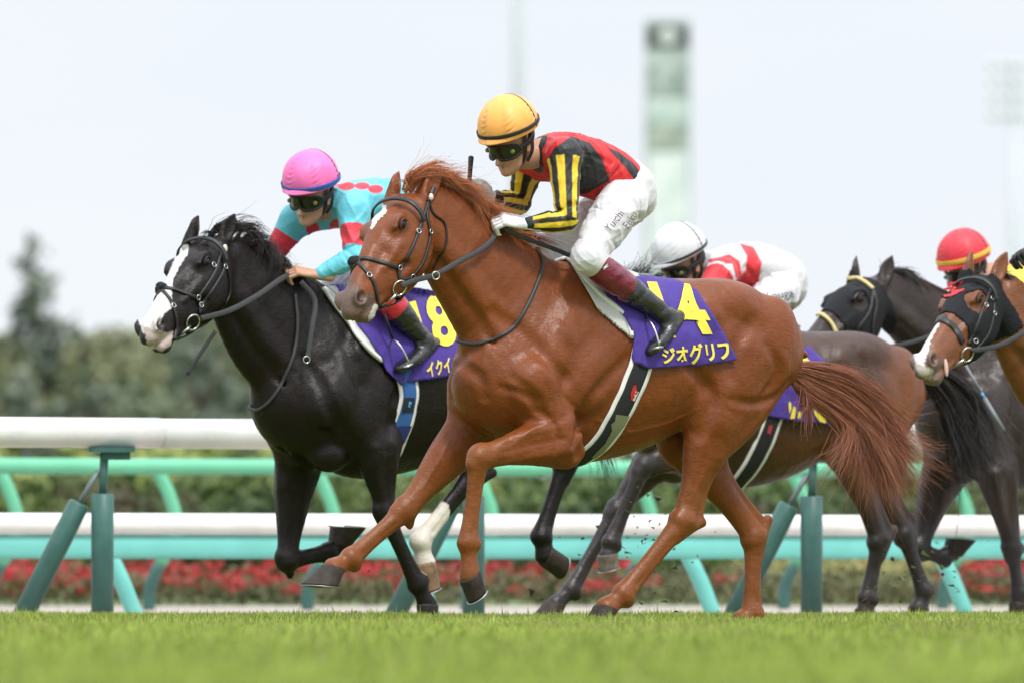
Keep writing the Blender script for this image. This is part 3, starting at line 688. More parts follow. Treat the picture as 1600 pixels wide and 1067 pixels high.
def two_sided_decal(name, polys, fr, fd, off, mat, parent, step=3.0, th=.004, wave=0.0):
    o = px_decal(name, polys, fr, fd, off, mat, parent, None, step)
    if wave:
        me = o.data; n = len(me.vertices); c = np.empty(n * 3, np.float32); me.vertices.foreach_get("co", c); c = c.reshape(-1, 3)
        c[:, 1] += wavef(c, wave); me.vertices.foreach_set("co", c.ravel())
    bm = bmesh.new(); bm.from_mesh(o.data); g = bmesh.ops.duplicate(bm, geom=bm.verts[:] + bm.edges[:] + bm.faces[:])
    for v in [e for e in g['geom'] if isinstance(e, bmesh.types.BMVert)]: v.co.y *= -1
    bmesh.ops.reverse_faces(bm, faces=[e for e in g['geom'] if isinstance(e, bmesh.types.BMFace)])
    bm.to_mesh(o.data); bm.free(); o.data.polygons.foreach_set("use_smooth", [True] * len(o.data.polygons)); return sol(o, th)

LEATHER = dict(color=(.018, .017, .017), rough=.42, spec=.5, bump=.0015, bscale=140)
def bridle(root, fr, fd, I, B, mirror_head=True):
    lm = pmat('black_leather', **LEATHER); metal = pmat('bit_metal', (.62, .62, .60), rough=.22, metal=1.0)
    parts = []
    for pts, w in B['straps']: parts.append(px_strap(fr, fd, pts, w, .007, off=.004))
    # far side of the head: the same straps mirrored in the head's own plane
    PO = I['H'](0, 0, 0); el = I['el']
    far = [(v - 2 * np.outer((v - PO) @ el, el), [tuple(reversed(q)) for q in f]) for v, f in parts]
    if 'brow' in B:
        sb = B['brow']; Hh = I['H']; c = cat(np.array([Hh(sb + .03, -.045, -.122), Hh(sb + .01, .0, -.116), Hh(sb, .040, -.092), Hh(sb - .004, .064, -.045), Hh(sb - .004, .070, 0), Hh(sb - .004, .064, .045), Hh(sb, .040, .092), Hh(sb + .01, .0, .116), Hh(sb + .03, -.045, .122)]), 5)
        n_ = [I['ed'] * math.cos(q) + I['el'] * math.sin(q) for q in np.linspace(-1.5, 1.5, len(c))]; far.append(ribbon_vf(c, n_, .022, .008))
    v, f = merge(parts + far); bo = mesh_obj('bridle', v, f, lm, root)
    if 'pad' in B:
        P, N, ok = fr.hit(fd, [B['pad'][0]], [B['pad'][1]])
        ps = [sphere_vf(P[0] + N[0] * .004 + np.array([RNG.normal(0, .004), RNG.normal(0, .012), RNG.normal(0, .010)]), (.022, .026, .02), 10, 7) for _ in range(9)]
        v, f = merge(ps); mesh_obj('noseband_pad', v, f, pmat('black_fleece', (.012, .012, .013), rough=.95, bump=.006, bscale=120), bo)
    for k in B.get('buckles', []):
        P, N, ok = fr.hit(fd, [k[0]], [k[1]]); v, f = torus_vf(P[0] + N[0] * .012, N[0], .011, .0022, 14, 6); mesh_obj('buckle', v, f, metal, bo)
    rx, ry = B['ring']; P, N, ok = fr.hit(fd, [rx], [ry]); c = P[0] + N[0] * .014
    v1 = torus_vf(c, N[0] + .25 * I['es'], B.get('rr', .034), .0045, 26, 8); v2 = tube_vf([c + I['es'] * .034, c + I['es'] * .06, c + I['es'] * .085 - I['el'] * .03], [.008, .007, .005], 8)
    v3 = torus_vf(c - 2 * el * ((c - PO) @ el), N[0] - 2 * el * (N[0] @ el), .034, .0045, 26, 8)
    v, f = merge([v1, v2]); mesh_obj('bit', v, f, metal, bo); mesh_obj('bit', v3[0], v3[1], metal, bo); return bo, c

def rein(root, fr, pts, w=.02, name='rein', n=8, mat=None, nrm=None):
    P = cat(np.array([fr.P(*q) for q in pts]), n); cdir = -fr.rays([800], [500])[1][0]
    N = [cdir if nrm is None else np.array(nrm) for _ in P]; v, f = ribbon_vf(P, N, w, .005)
    return mesh_obj(name, v, f, mat or pmat('rein_rubber', (.030, .031, .032), rough=.6, bump=.002, bscale=220), root)

def closed_cloth(root, fr, fd, K):
    pur = pmat('purple_cloth', (.060, .028, .26), rough=.75, bump=.010, bscale=11, sheen=.15, ridge=(.02, 5)); wp = pmat('saddle_pad', (.56, .56, .54), rough=.9, bump=.002, bscale=160)
    pe = pmat('pad_edge', (.80, .79, .75), rough=.7); yel = pmat('yellow_print', (.86, .70, .07), rough=.7)
    cl = two_sided_decal('saddle_cloth', K['cloth'], fr, fd, .016, pur, root, th=.004, wave=K.get('wave', .004))
    if 'pad' in K:
        two_sided_decal('saddle_pad', K['pad'], fr, fd, .009, wp, root, step=1.5, th=.006)
        for s in (0, 1):
            v, f = px_strap(fr, fd, K['pad_edge'], .020, .016, off=.012)
            if s: v, f = mirror_vf(v, f)
            mesh_obj('pad_edge', v, f, pe, root)
    for txt, Q, bold in K['text']:
        o = px_text('lettering', txt, Q, fr, fd, .0262, yel, cl, None, bold=bold); c = np.empty(len(o.data.vertices) * 3, np.float32); o.data.vertices.foreach_get('co', c); c = c.reshape(-1, 3); c[:, 1] += wavef(c, K.get('wave', .004)); o.data.vertices.foreach_set('co', c.ravel())
    if 'girth' in K:
        gm = pmat('girth_' + K['gname'], K['gcol'], rough=.8, bump=.0015, bscale=300)
        bo = None
        for wd, off, m, nm in ((K['gw'] * 1.5, .004, pe, 'girth_edge'), (K['gw'], .009, gm, 'girth')):
            v, f = px_strap(fr, K.get('fdg', fd), K['girth'], wd, .007, off=off, n=10); v2, f2 = mirror_vf(v, f); v, f = merge([(v, f), (v2, f2)])
            mesh_obj(nm, v, f, m, root)
        for pl, col in K.get('gdecal', []):
            px_decal('girth_emblem', [pl], fr, K.get('fdg', fd), .0165, pmat('gd%.2f%.2f%.2f' % col, col, rough=.55), root, None, 4)
    return cl

def saddle_obj(root, fr, S):
    a, b = np.array(fr.P(*S['front'])), np.array(fr.P(*S['back'])); lo = np.minimum(a, b) - .3; hi = np.maximum(a, b) + .3; fd = Field(lo, hi, .008)
    fd.tube([[*a, .07, .035], [*(lerp(a, b, .35) - [0, 0, .03]), .09, .022], [*(lerp(a, b, .8) - [0, 0, .02]), .13, .022], [*b, .09, .014]], k=.02)
    V, Fq = fd.mesh(); return mesh_obj('saddle', V, Fq, pmat('saddle_leather', (.05, .052, .058), rough=.35, spec=.5), root)

def stirrup(root, fr, hang, foot, tw=(0, 0, 0)):
    h = fr.P(*hang); c = fr.P(*foot); m = pmat('stirrup_metal', (.5, .5, .52), rough=.3, metal=1)
    T, U, W = frame(h - c, (1, 0, .2)); pts = []
    for k in range(17):
        t = math.pi * k / 16; pts.append(c + U * math.cos(t) * .058 * 0 + W * math.cos(t) * .058 + T * math.sin(t) * .13)
    v1 = tube_vf(pts, .005, 8, ref=tuple(U)); v2 = tube_vf([c - W * .062, c, c + W * .062], [(.022, .006)] * 3, 10, ref=tuple(U))
    v, f = merge([v1, v2]); o = mesh_obj('stirrup', v, f, m, root)
    s = np.cross(T, U); v, f = ribbon_vf([c + T * .125, lerp(c + T * .125, h, .5), h], [U] * 3, .02, .004); mesh_obj('stirrup_leather', v, f, pmat('black_leather', **LEATHER), root)
    return o

# ---- hair of the chestnut
hair_ch = pmat('hair_chestnut', (.2, .07, .03), rough=.5, spec=.35, vcol=True)
fr1, fd1, I1, horse1, body1 = build_horse(chestnut)
Z1 = lambda L: Z(L, 460, 240, 3.557)
Z3 = lambda L: Z(L, 660, 380, 2.667)
bridle(horse1, fr1, fd1, I1, dict(brow=.062, straps=[
    (Z1([(742, 270), (722, 335), (690, 430), (655, 520), (612, 600), (578, 635)]), .014),
    (Z1([(745, 275), (736, 350), (752, 440), (745, 500), (710, 610), (650, 685), (600, 702)]), .015),
    (Z1([(745, 275), (772, 340), (830, 382), (845, 470), (832, 530), (792, 600), (770, 640)]), .009),
    (Z1([(345, 590), (400, 585), (480, 605), (575, 635)]), .018),
    (Z1([(350, 600), (400, 660), (440, 720), (455, 790), (475, 860)]), .016),
    (Z1([(575, 635), (577, 665), (585, 700)]), .016),
    (Z1([(480, 850), (540, 835), (580, 812), (603, 785)]), .022),
    (Z1([(742, 268), (760, 225), (775, 190)]), .02)],
    pad=Z1([(342, 600)])[0], buckles=Z1([(578, 632), (410, 680), (683, 435), (748, 436), (650, 680)]), ring=Z1([(572, 745)])[0]))
rein(horse1, fr1, [(627, 447, .20), (650, 438, .20), (681, 429, .17), (721, 407, .15), (747, 393, .14), (766, 378, .13), (780, 356, .12)], .024)
rein(horse1, fr1, [(783, 352, .14), (800, 364, .15), (835, 378, .15), (870, 391, .14), (902, 405, .13)], .020)
v, f = torus_vf(fr1.P(681, 431, .185), (0.2, 1, 0), .017, .003); mesh_obj('martingale_ring', v, f, MATS['bit_metal'], horse1)
br = [(837, 390), (847, 409), (842, 434), (823, 479), (803, 510), (778, 527), (744, 537), (716, 532), (703, 522), (699, 508)]
v, f = px_strap(fr1, fd1, br, .016, .011, off=.005); mesh_obj('breast_strap', v, f, pmat('rubber_strap', (.035, .036, .036), rough=.5), horse1)
closed_cloth(horse1, fr1, fd1, dict(
    cloth=[Z3([(735, 165), (930, 150), (1000, 160), (1062, 170), (1140, 206), (1195, 290), (1240, 370), (1306, 487), (1200, 500), (1060, 512), (938, 522), (935, 470), (875, 500), (868, 470), (878, 395), (835, 318), (775, 245), (735, 195)])],
    pad=[Z3([(600, 70), (640, 60), (760, 90), (900, 140), (900, 380), (870, 400), (840, 328), (775, 300), (722, 275), (695, 225), (640, 130)])],
    pad_edge=Z3([(600, 70), (630, 95), (680, 165), (740, 225), (800, 270), (850, 325), (868, 390)]),
    text=[('14', [(1006, 446), (1083, 452), (1114, 521), (1034, 531)], .035), ('ジオグリフ', [(1027, 545), (1131, 532), (1137, 562), (1031, 569)], .03)],
    girth=Z3([(925, 440), (905, 520), (865, 620), (812, 725), (748, 825), (655, 903), (600, 925)]), gw=.078, fdg=I1['fdt'], gname='black', gcol=(.015, .015, .016),
    gdecal=[(Z3([(860, 625), (872, 592), (886, 588), (880, 612), (890, 620), (872, 655), (862, 650)]), (.5, .02, .02)),
            (Z3([(884, 606), (894, 618), (876, 654), (870, 648)]), (.6, .6, .6)),
            (Z3([(800, 708), (856, 714), (838, 752), (800, 800), (748, 862), (715, 885), (700, 880), (755, 825), (783, 775), (780, 748), (796, 735)]), (.20, .21, .12))]))
saddle_obj(horse1, fr1, dict(front=(912, 408, 0), back=(1003, 432, 0)))
# mane, forelock and tail
def gd(fr, *rows): return [np.array([fr.P(*q) for q in r]) for r in rows]
mane_g = gd(fr1,
    [(628, 298, 0), (640, 278, .02), (665, 266, .05), (690, 272, .07)], [(650, 300, .01), (668, 272, .03), (700, 272, .06), (722, 288, .08)],
    [(672, 300, .01), (694, 278, .04), (722, 286, .07), (742, 304, .09)], [(690, 306, .01), (714, 288, .04), (742, 300, .07), (765, 318, .10)],
    [(706, 318, .02), (730, 302, .05), (756, 318, .08), (768, 342, .10)], [(722, 326, .02), (748, 316, .05), (770, 330, .08), (792, 344, .09)],
    [(742, 340, .02), (764, 332, .04), (785, 345, .08), (800, 362, .09)], [(765, 352, .02), (785, 348, .04), (805, 358, .07), (824, 374, .08)],
    [(790, 366, .02), (808, 362, .03), (830, 372, .05), (852, 386, .06)], [(815, 378, .01), (835, 376, .02), (856, 384, .03), (872, 394, .03)])
strands('mane', mane_g, 2400, .018, .0011, horse1, [(.62, .22, .09), (.30, .095, .04)], hair_ch, None, seed=3, curl=.014)
fl = gd(fr1, [(640, 292, 0), (632, 285, .0), (618, 286, .02), (606, 300, .03)], [(650, 288, 0), (645, 270, .02), (668, 262, .03), (700, 262, .05)], [(655, 288, 0), (660, 268, .02), (690, 262, .03), (722, 270, .05)])
strands('forelock', fl, 240, .010, .0014, horse1, [(.62, .22, .09), (.32, .10, .04)], hair_ch, None, seed=4, curl=.012)
Zt = lambda L: [(1000 + x / 2.425, 320 + y / 2.425) for x, y in L]
def tg(fr, L, l0=0.0): return np.array([fr.P(x, y, l0 + .02 * i) for i, (x, y) in enumerate(Zt(L))])
tail_g = [tg(fr1, [(575, 615), (650, 622), (770, 655), (870, 725), (950, 810), (1010, 900), (1090, 930)]), tg(fr1, [(575, 620), (660, 640), (790, 690), (885, 780), (950, 880), (995, 970), (1060, 1040)]),
          tg(fr1, [(575, 630), (660, 665), (780, 730), (862, 820), (915, 920), (950, 1010), (1000, 1080)]), tg(fr1, [(572, 640), (650, 690), (760, 760), (845, 850), (900, 940), (940, 1020), (965, 1090)]),
          tg(fr1, [(570, 650), (635, 710), (740, 780), (822, 860), (865, 940), (895, 1020), (915, 1110)]), tg(fr1, [(568, 655), (620, 715), (710, 785), (770, 850), (760, 920), (720, 980), (690, 1015)]),]
strands('tail', tail_g, 5200, .027, .0011, horse1, [(.50, .20, .11), (.12, .035, .018)], hair_ch, None, seed=5, curl=.032, seg=20)
strands('tail_wisps', [tg(fr1, [(600, 620), (720, 635), (860, 690), (980, 770), (1090, 860), (1160, 900)]), tg(fr1, [(610, 640), (760, 680), (890, 760), (990, 860), (1060, 960), (1140, 1030)]), tg(fr1, [(610, 660), (760, 730), (860, 830), (930, 940), (980, 1040), (1020, 1100)])],
    60, .05, .0010, horse1, [(.50, .20, .11), (.18, .055, .03)], hair_ch, None, seed=7, curl=.06, seg=20)
tl2 = [tg(fr1, [(572, 640), (600, 690), (610, 740), (600, 790), (590, 830)]), tg(fr1, [(572, 640), (620, 690), (650, 740), (660, 800), (650, 850)]), tg(fr1, [(570, 630), (590, 670), (575, 730), (560, 780), (545, 800)])]
strands('tail', tl2, 220, .016, .0019, horse1, [(.42, .15, .075), (.15, .045, .02)], hair_ch, None, seed=6, curl=.012, seg=12)

print('BROW', [tuple(round(float(q)) for q in fr1.proj(I1['H'](.065, d, l))) for d, l in ((-.045, .122), (.04, .092), (.07, 0), (.04, -.092))])
# ------------------------------------------------------------------ jockey
def skin_mat(): return pmat('skin', (.50, .27, .17), rough=.5, var=.06, vscale=40, bump=.0008, bscale=220)
def fieldfor(pts, r, h): A = np.array(pts); return Field(A.min(0) - r, A.max(0) + r, h)

def hand_vf(w, d, nrm, side, glove, curl=1.0, grip=True, k=1.0):
    """w wrist point, d direction to the knuckles, nrm back of the hand, side +1: thumb towards +across"""
    x = d / np.linalg.norm(d); z = nrm - x * nrm.dot(x); z /= np.linalg.norm(z); y = np.cross(z, x) * side
    G = lambda a, b, c: w + (x * a + y * b + z * c) * k; q = 1.12 if glove else 1.0
    fd = fieldfor([G(-.05, 0, 0), G(.14, 0, 0), G(.05, .08, -.08), G(.05, -.08, .04)], .03, .003)
    fd.tube([[*G(-.06, 0, 0), .028 * q, .021 * q], [*G(.0, 0, 0), .029 * q, .021 * q], [*G(.035, 0, .002), .037 * q, .018 * q], [*G(.078, 0, .004), .041 * q, .016 * q]], ref=tuple(y), k=.008)
    L = [.92, 1.0, .95, .78]
    for i in range(4):
        b = (1.5 - i) * .0215; l = L[i]; c = curl
        p = [G(.080, b, .004), G(.080 + .036 * l, b * 1.04, .002 - .020 * c), G(.080 + .030 * l * (1.6 - c), b, -.016 - .036 * c * l), G(.080 + .004 * l + .035 * (1 - c), b * .96, -.020 - .040 * c * l)]
        fd.tube([[*p[0], .0098 * q, .0098 * q], [*p[1], .0092 * q, .0092 * q], [*p[2], .0084 * q, .0084 * q], [*p[3], .0072 * q, .0072 * q]], k=.004, n=3, curve=False)
        fd.ell(p[0] + z * .005, (.0095 * q,) * 3, k=.006)
    fd.tube([[*G(.018, .030, -.006), .015 * q, .014 * q], [*G(.050, .044, -.020), .0125 * q, .012 * q], [*G(.076, .036, -.036), .0105 * q, .0105 * q], [*G(.094, .018, -.042), .0085 * q, .0085 * q]], k=.007, n=4)
    V, Fq = fd.mesh(smooth=1); return V, Fq

def arm_angle(P, J):
    """angle round a bent sleeve, measured from the plane of the bend"""
    d1, t1 = dist_seg(P, J[0], J[1]); d2, t2 = dist_seg(P, J[1], J[2]); nb = np.cross(J[1] - J[0], J[2] - J[1]); nb /= np.linalg.norm(nb)
    out = np.zeros(len(P)); use1 = d1 < d2
    for m, a, b in ((use1, J[0], J[1]), (~use1, J[1], J[2])):
        T = (b - a) / np.linalg.norm(b - a); W = np.cross(T, nb); R = P[m] - a; out[m] = np.arctan2(R @ nb, R @ W)
    return np.minimum(d1, d2), out, use1, np.where(use1, t1, t2)

def folds_disp(V, N, amp, dirs, seed=1, ends=()):
    rg = np.random.default_rng(seed); D = np.zeros(len(V)); warp = .035 * np.stack([np.sin(V @ rg.normal(0, 9, 3) + rg.random() * 6) for _ in range(3)], 1); Vw = V + warp
    for d, lam, wgt in dirs:
        k = np.array(d, float) / np.linalg.norm(d) * 2 * math.pi / lam; ph = Vw @ k + 1.2 * np.sin(V @ rg.normal(0, 14, 3)); r = 1 - np.abs(np.sin(ph / 2)); mask = .5 + .5 * np.sin(V @ rg.normal(0, 11, 3) + rg.random() * 6); D += wgt * r ** 2.2 * mask
    fade = np.ones(len(V))
    for e in ends: fade *= smooth01((np.linalg.norm(V - e[0], axis=1) - e[1]) / .05)
    return V + N * (amp * (D - .25) * fade)[:, None]

def jockey(fr, sp, detail=True):
    P = fr.P; A = {k: [P(*q) for q in v] for k, v in sp['arms'].items()}; T = [P(*q[:3]) for q in sp['torso']]; LG = {k: [P(*q) for q in v] for k, v in sp['legs'].items()}
    org = T[0].copy(); root = empty('person', tuple(fr.l2w(org[None])[0]), fr.rz, label=sp['label'], cat='person', group='jockeys crouched over their racehorses')
    M = lambda n, V, Fq, m, col=None, par=None, fm=None: mesh_obj(n, V, Fq, m, par or root, col=col, org=org, fmat=fm)
    # head frame
    c = P(*sp['head']); r = math.radians(sp['hyaw'] - math.degrees(fr.th)); pt = math.radians(sp['hpitch']); g = sp.get('hg', 1.0)
    f = np.array([math.cos(r) * math.cos(pt), math.sin(r) * math.cos(pt), -math.sin(pt)]); l = np.array([-math.sin(r), math.cos(r), 0]); u = np.cross(f, l)
    ro = math.radians(sp.get('hroll', 0)); l, u = l * math.cos(ro) + u * math.sin(ro), u * math.cos(ro) - l * math.sin(ro)
    K = lambda a, b, h: c + (f * a + l * b + u * h) * g; R3 = [f, l, u]
    # one continuous body: head, neck, trunk, arms to the wrists, legs
    allp = [K(.17, 0, 0), K(-.14, 0, .17), K(0, .1, -.1), K(0, -.1, .1)] + T + A['near'] + A['far'] + LG['near'] + LG['far']
    fd = fieldfor(allp, .12, .006)
    nk = T[-1]
    fd.tube([[*(lerp(nk, T[-2], .4)), .075, .075], [*nk, .06, .06], [*K(-.035, 0, -.07), .055, .055], [*K(-.03, 0, 0), .06, .06]], k=.02)
    fd.tube([[*T[i], q[3] * .8, q[4] * .8] for i, q in enumerate(sp['torso'][:-1])], k=.02)
    for k_ in ('near', 'far'):
        a = A[k_]; fd.tube([[*a[0], .05, .05], [*lerp(a[0], a[1], .5), .045, .045], [*a[1], .034, .034], [*lerp(a[1], a[2], .3), .036, .036], [*a[2], .026, .021]], k=.02, curve=False)
        q = LG[k_]; fd.tube([[*q[0], .09, .09], [*q[1], .05, .05]], k=.03); fd.tube([[*q[1], .05, .05], [*lerp(q[1], q[2], .35), .05, .05], [*q[2], .03, .03]], k=.01, curve=False)
    fd.ell(K(-.012, 0, .035), np.array((.098, .077, .090)) * g, k=.02, R=R3); fd.ell(K(.035, 0, -.02), np.array((.062, .062, .085)) * g, k=.02, R=R3)
    fd.ell(K(.05, 0, -.075), np.array((.040, .043, .042)) * g, k=.02, R=R3); fd.ell(K(.080, 0, -.098), np.array((.018, .022, .017)) * g, k=.012, R=R3)
    hf = fieldfor([K(.17, 0, .05), K(-.14, 0, .17), K(0, .12, -.12), K(0, -.12, -.13)], .03, .0032)  # fine head
    def face(F_):
        F_.ell(K(-.012, 0, .035), np.array((.098, .077, .090)) * g, k=.02, R=R3)
        F_.ell(K(.030, 0, -.015), np.array((.064, .064, .082)) * g, k=.02, R=R3)
        F_.tube([[*K(.02, .052, -.045), .016 * g, .026 * g], [*K(.05, .040, -.080), .014 * g, .02 * g], [*K(.078, 0, -.098), .016 * g, .016 * g], [*K(.05, -.040, -.080), .014 * g, .02 * g], [*K(.02, -.052, -.045), .016 * g, .026 * g]], ref=tuple(u), k=.02)
        F_.ell(K(.040, 0, -.068), np.array((.044, .040, .040)) * g, k=.02, R=R3); F_.ell(K(.086, 0, -.100), np.array((.013, .019, .013)) * g, k=.01, R=R3)
        for s in (-1, 1):
            F_.ell(K(.066, s * .036, -.022), np.array((.020, .022, .016)) * g, k=.014, R=R3); F_.ell(K(.086, s * .030, .018), np.array((.010, .022, .008)) * g, k=.012, R=R3)
            F_.ell(K(.096, s * .030, .0), np.array((.016, .017, .012)) * g, k=.012, R=R3, sub=True)
            F_.ell(K(.100, s * .0105, -.046), np.array((.011, .009, .009)) * g, k=.006, R=R3)
            F_.ell(K(-.008, s * .080, -.010), np.array((.020, .007, .030)) * g, k=.006, R=R3); F_.ell(K(-.003, s * .088, -.008), np.array((.011, .005, .018)) * g, k=.004, R=R3, sub=True)
        F_.tube([[*K(.090, 0, .012), .010 * g, .010 * g], [*K(.104, 0, -.018), .011 * g, .010 * g], [*K(.119, 0, -.044), .013 * g, .012 * g]], ref=tuple(l), k=.01)
        F_.tube([[*K(.082, .021, -.072), .004, .004], [*K(.096, 0, -.066), .007, .006], [*K(.082, -.021, -.072), .004, .004]], ref=tuple(u), k=.006)
        F_.tube([[*K(.080, .019, -.078), .004, .004], [*K(.094, 0, -.079), .008, .006], [*K(.080, -.019, -.078), .004, .004]], ref=tuple(u), k=.006)
        F_.tube([[*K(.086, .024, -.0735), .003, .003], [*K(.104, 0, -.072), .003, .003], [*K(.086, -.024, -.0735), .003, .003]], ref=tuple(u), k=.004, sub=True)
        F_.tube([[*nk, .06, .06], [*K(-.035, 0, -.07), .052, .052], [*K(-.03, 0, -.02), .058, .058]], k=.02)
    face(hf); V, Fq = hf.mesh(smooth=1)
    sk = np.array(sp.get('skin', (.47, .25, .155)))
    col = np.tile(sk, (len(V), 1)); q = (V - c) / g; lip = (np.abs(q @ l) < .024) & (np.abs(q @ u + .073) < .009) & (q @ f > .07); col[lip] = sk * np.array([.9, .55, .55])
    ck = np.exp(-(((q @ u + .03) / .03) ** 2 + ((np.abs(q @ l) - .04) / .02) ** 2)) * (q @ f > .03); col = col * (1 - ck[:, None] * np.array([0, .18, .2]))
    beard = ((q @ u < -.06) & (q @ f > .0))[:, None] * sp.get('beard', .12); col = col * (1 - beard)
    face(fd); VB, FB = fd.mesh(smooth=1)
    body = M('body', VB, FB, skin_mat()); ml = pmat('face_skin', (.5, .3, .2), rough=.48, vcol=True, bump=.0007, bscale=260)
    M('face', V + 0 * V, Fq, ml, col=col)
    for s in (-1, 1): v, fq = sphere_vf(K(.079, s * .031, .0), np.array((.0125,) * 3) * g, 14, 9); M('eye', v, fq, pmat('eye_white', (.75, .72, .68), rough=.15))
    # hair at the nape
    hr = fieldfor([K(-.12, -.1, -.06), K(.02, .1, .1)], .03, .006); hr.ell(K(-.025, 0, .028), np.array((.098, .082, .080)) * g, k=.01, R=R3); hr.ell(K(.05, 0, -.03), np.array((.06, .2, .10)) * g, k=.01, R=R3, sub=True)
    V, Fq = hr.mesh(); M('hair', V, Fq, pmat('dark_hair', (.015, .011, .010), rough=.6, bump=.004, bscale=120))
    # helmet with cloth cover
    ha, hb, hh = sp.get('hel', (.137, .122, .130)); hc = K(*sp.get('hoff', (.000, 0, .091))); n, m = 120, 70; V = []; Fq = []
    for i in range(m):
        b = math.radians(2 + (sp.get('rim', 102) - 2) * i / (m - 1))
        for k in range(n):
            a = 2 * math.pi * k / n; w = 1 + .004 * math.sin(a * 8) * math.sin(b) ** 2 + abs(math.cos(a * 3 + .5)) ** 10 * (.012 * math.sin(b * 34 + 3 * math.sin(a * 7)) + .008 * math.sin(b * 61 + a * 20)) * math.sin(b) ** 1.5
            pr = 0
            if i > m - 8: pr = (i - m + 8) / 7 * (.022 * max(0, math.cos(a)) ** 1.5 + .004)
            V.append(hc + f * math.cos(a) * (math.sin(b) * ha * w + pr) + l * math.sin(a) * math.sin(b) * hb * w + u * (math.cos(b) * hh * w - pr * .15))
    Fq = [(i * n + k, i * n + (k + 1) % n, (i + 1) * n + (k + 1) % n, (i + 1) * n + k) for i in range(m - 1) for k in range(n)]
    V.append(hc + u * hh); Fq += [(k, len(V) - 1, (k + 1) % n) for k in range(n)]
    hel = sol(M('helmet', np.array(V), Fq, pmat('cap_' + sp['name'], sp['cap'], rough=.5, bump=.006, bscale=18, bstretch=(1, 1, .3), bdetail=6, sheen=.1, ridge=(.018, 6, (1.6, 1.6, .4)))), .006)
    v, fq = sphere_vf(hc + u * (hh + .002), (.008, .008, .005), 12, 7); M('button', v, fq, MATS['cap_' + sp['name']], par=hel)
    def hring(b, off, tilt=0):
        L = []
        for k in range(49):
            a = 2 * math.pi * k / 48; bb = math.radians(b + tilt * math.cos(a)); L.append(hc + f * math.cos(a) * (math.sin(bb) * ha + off) + l * math.sin(a) * (math.sin(bb) * hb + off) + u * (math.cos(bb) * hh))
        return L
    L = hring(sp.get('bandb', 92), .011, sp.get('bandt', 0)); v, fq = ribbon_vf(L, [q - hc for q in L], sp.get('bandw', .018), .003); M('helmet_band', v, fq, pmat('band_' + sp['name'], sp['band'], rough=.6), par=hel)
    # elastic over the helmet, goggles, chin harness
    bl = pmat('black_elastic', (.014, .014, .015), rough=.6)
    L = [hc + (f * -math.sin(t) * .0 - f * .055) * 1 + l * math.sin(t) * (hb + .003) * .94 + u * math.cos(t) * (hh + .003) * .94 for t in np.linspace(-1.75, 1.75, 33)]
    v, fq = ribbon_vf(L, [q - hc for q in L], .010, .003); M('goggle_strap', v, fq, bl, par=hel)
    def gp(a, h, rr=1.0): return K((.114 * math.cos(a) + .004) * rr, .098 * math.sin(a) * rr, h * 1.12 - .002)
    NU = 40; top = []; bot = []
    for i in range(NU + 1):
        t = -1 + 2 * i / NU; a = t * 1.18; e = (1 - abs(t) ** 4.5) ** .5; top.append((a, .006 + .026 * e)); bot.append((a, .006 - (.030 * e - .016 * math.exp(-(t / .16) ** 2))))
    V = []; 
    for j in range(7):
        for i in range(NU + 1):
            a = top[i][0]; h = lerp(top[i][1], bot[i][1], j / 6); V.append(gp(a, float(h), 1.0 + .02 * math.sin(math.pi * j / 6)))
    M('goggle_lens', np.array(V), [(j * (NU + 1) + i, j * (NU + 1) + i + 1, (j + 1) * (NU + 1) + i + 1, (j + 1) * (NU + 1) + i) for j in range(6) for i in range(NU)], pmat('lens', (.010, .012, .006), rough=.08, spec=.6))
    loop = [gp(a, h, 1.0) for a, h in top] + [gp(a, h, 1.0) for a, h in bot[::-1]]; loop.append(loop[0]); v, fq = tube_vf(cat(loop[::2] + [loop[0]], 2), [.0065] * 200, 8); M('goggle_frame', v, fq, bl)
    for s in (-1, 1):
        v, fq = sphere_vf(gp(s * .80, .006, 1.04), (.011, .011, .011), 16, 8); M('goggle_vent', v, fq, pmat('vent', (.20, .20, .05), rough=.35))
        L = [gp(s * 1.15, .010), K(.0, s * .094, .012), K(-.055, s * .085, .030)]; L = cat(L, 5); v, fq = ribbon_vf(L, [l * s] * len(L), .022, .004); M('goggle_strap', v, fq, bl)
        L = cat([K(.005, s * .092, .05), K(.020, s * .086, -.02), K(.034, s * .060, -.078), K(.045, s * .02, -.108)], 6); v, fq = ribbon_vf(L, [l * s * .8 - u * .3] * len(L), .020, .004); M('chin_strap', v, fq, bl)
        L = cat([K(-.045, s * .086, .04), K(-.022, s * .088, -.03), K(.010, s * .072, -.072)], 6); v, fq = ribbon_vf(L, [l * s] * len(L), .018, .004); M('chin_strap', v, fq, bl)
    # silks
    fs = fieldfor(T + A['near'] + A['far'], .24, .0045)
    fs.tube([[*T[i], q[3], q[4]] for i, q in enumerate(sp['torso'])], k=.02, n=5)
    for s, k_ in ((1, 'near'), (-1, 'far')):
        a = A[k_]; ch = lerp(T[-2], T[-3], .3)
        fs.tube([[*lerp(ch, a[0], .35), .09, .09], [*a[0], .072, .075]], k=.05)
        aw = sp.get('armw', 1.0)
        fs.tube([[*a[0], .070 * aw, .072 * aw], [*lerp(a[0], a[1], .35), .062 * aw, .066 * aw], [*lerp(a[0], a[1], .75), .053 * aw, .056 * aw], [*a[1], .050 * aw, .052 * aw], [*lerp(a[1], a[2], .3), .050 * aw, .050 * aw], [*lerp(a[1], a[2], .7), .040 * aw, .040 * aw], [*lerp(a[1], a[2], .93), .033, .033]], k=.03, curve=False)
        nb = np.cross(a[1] - a[0], a[2] - a[1]); nb /= np.linalg.norm(nb) + 1e-9
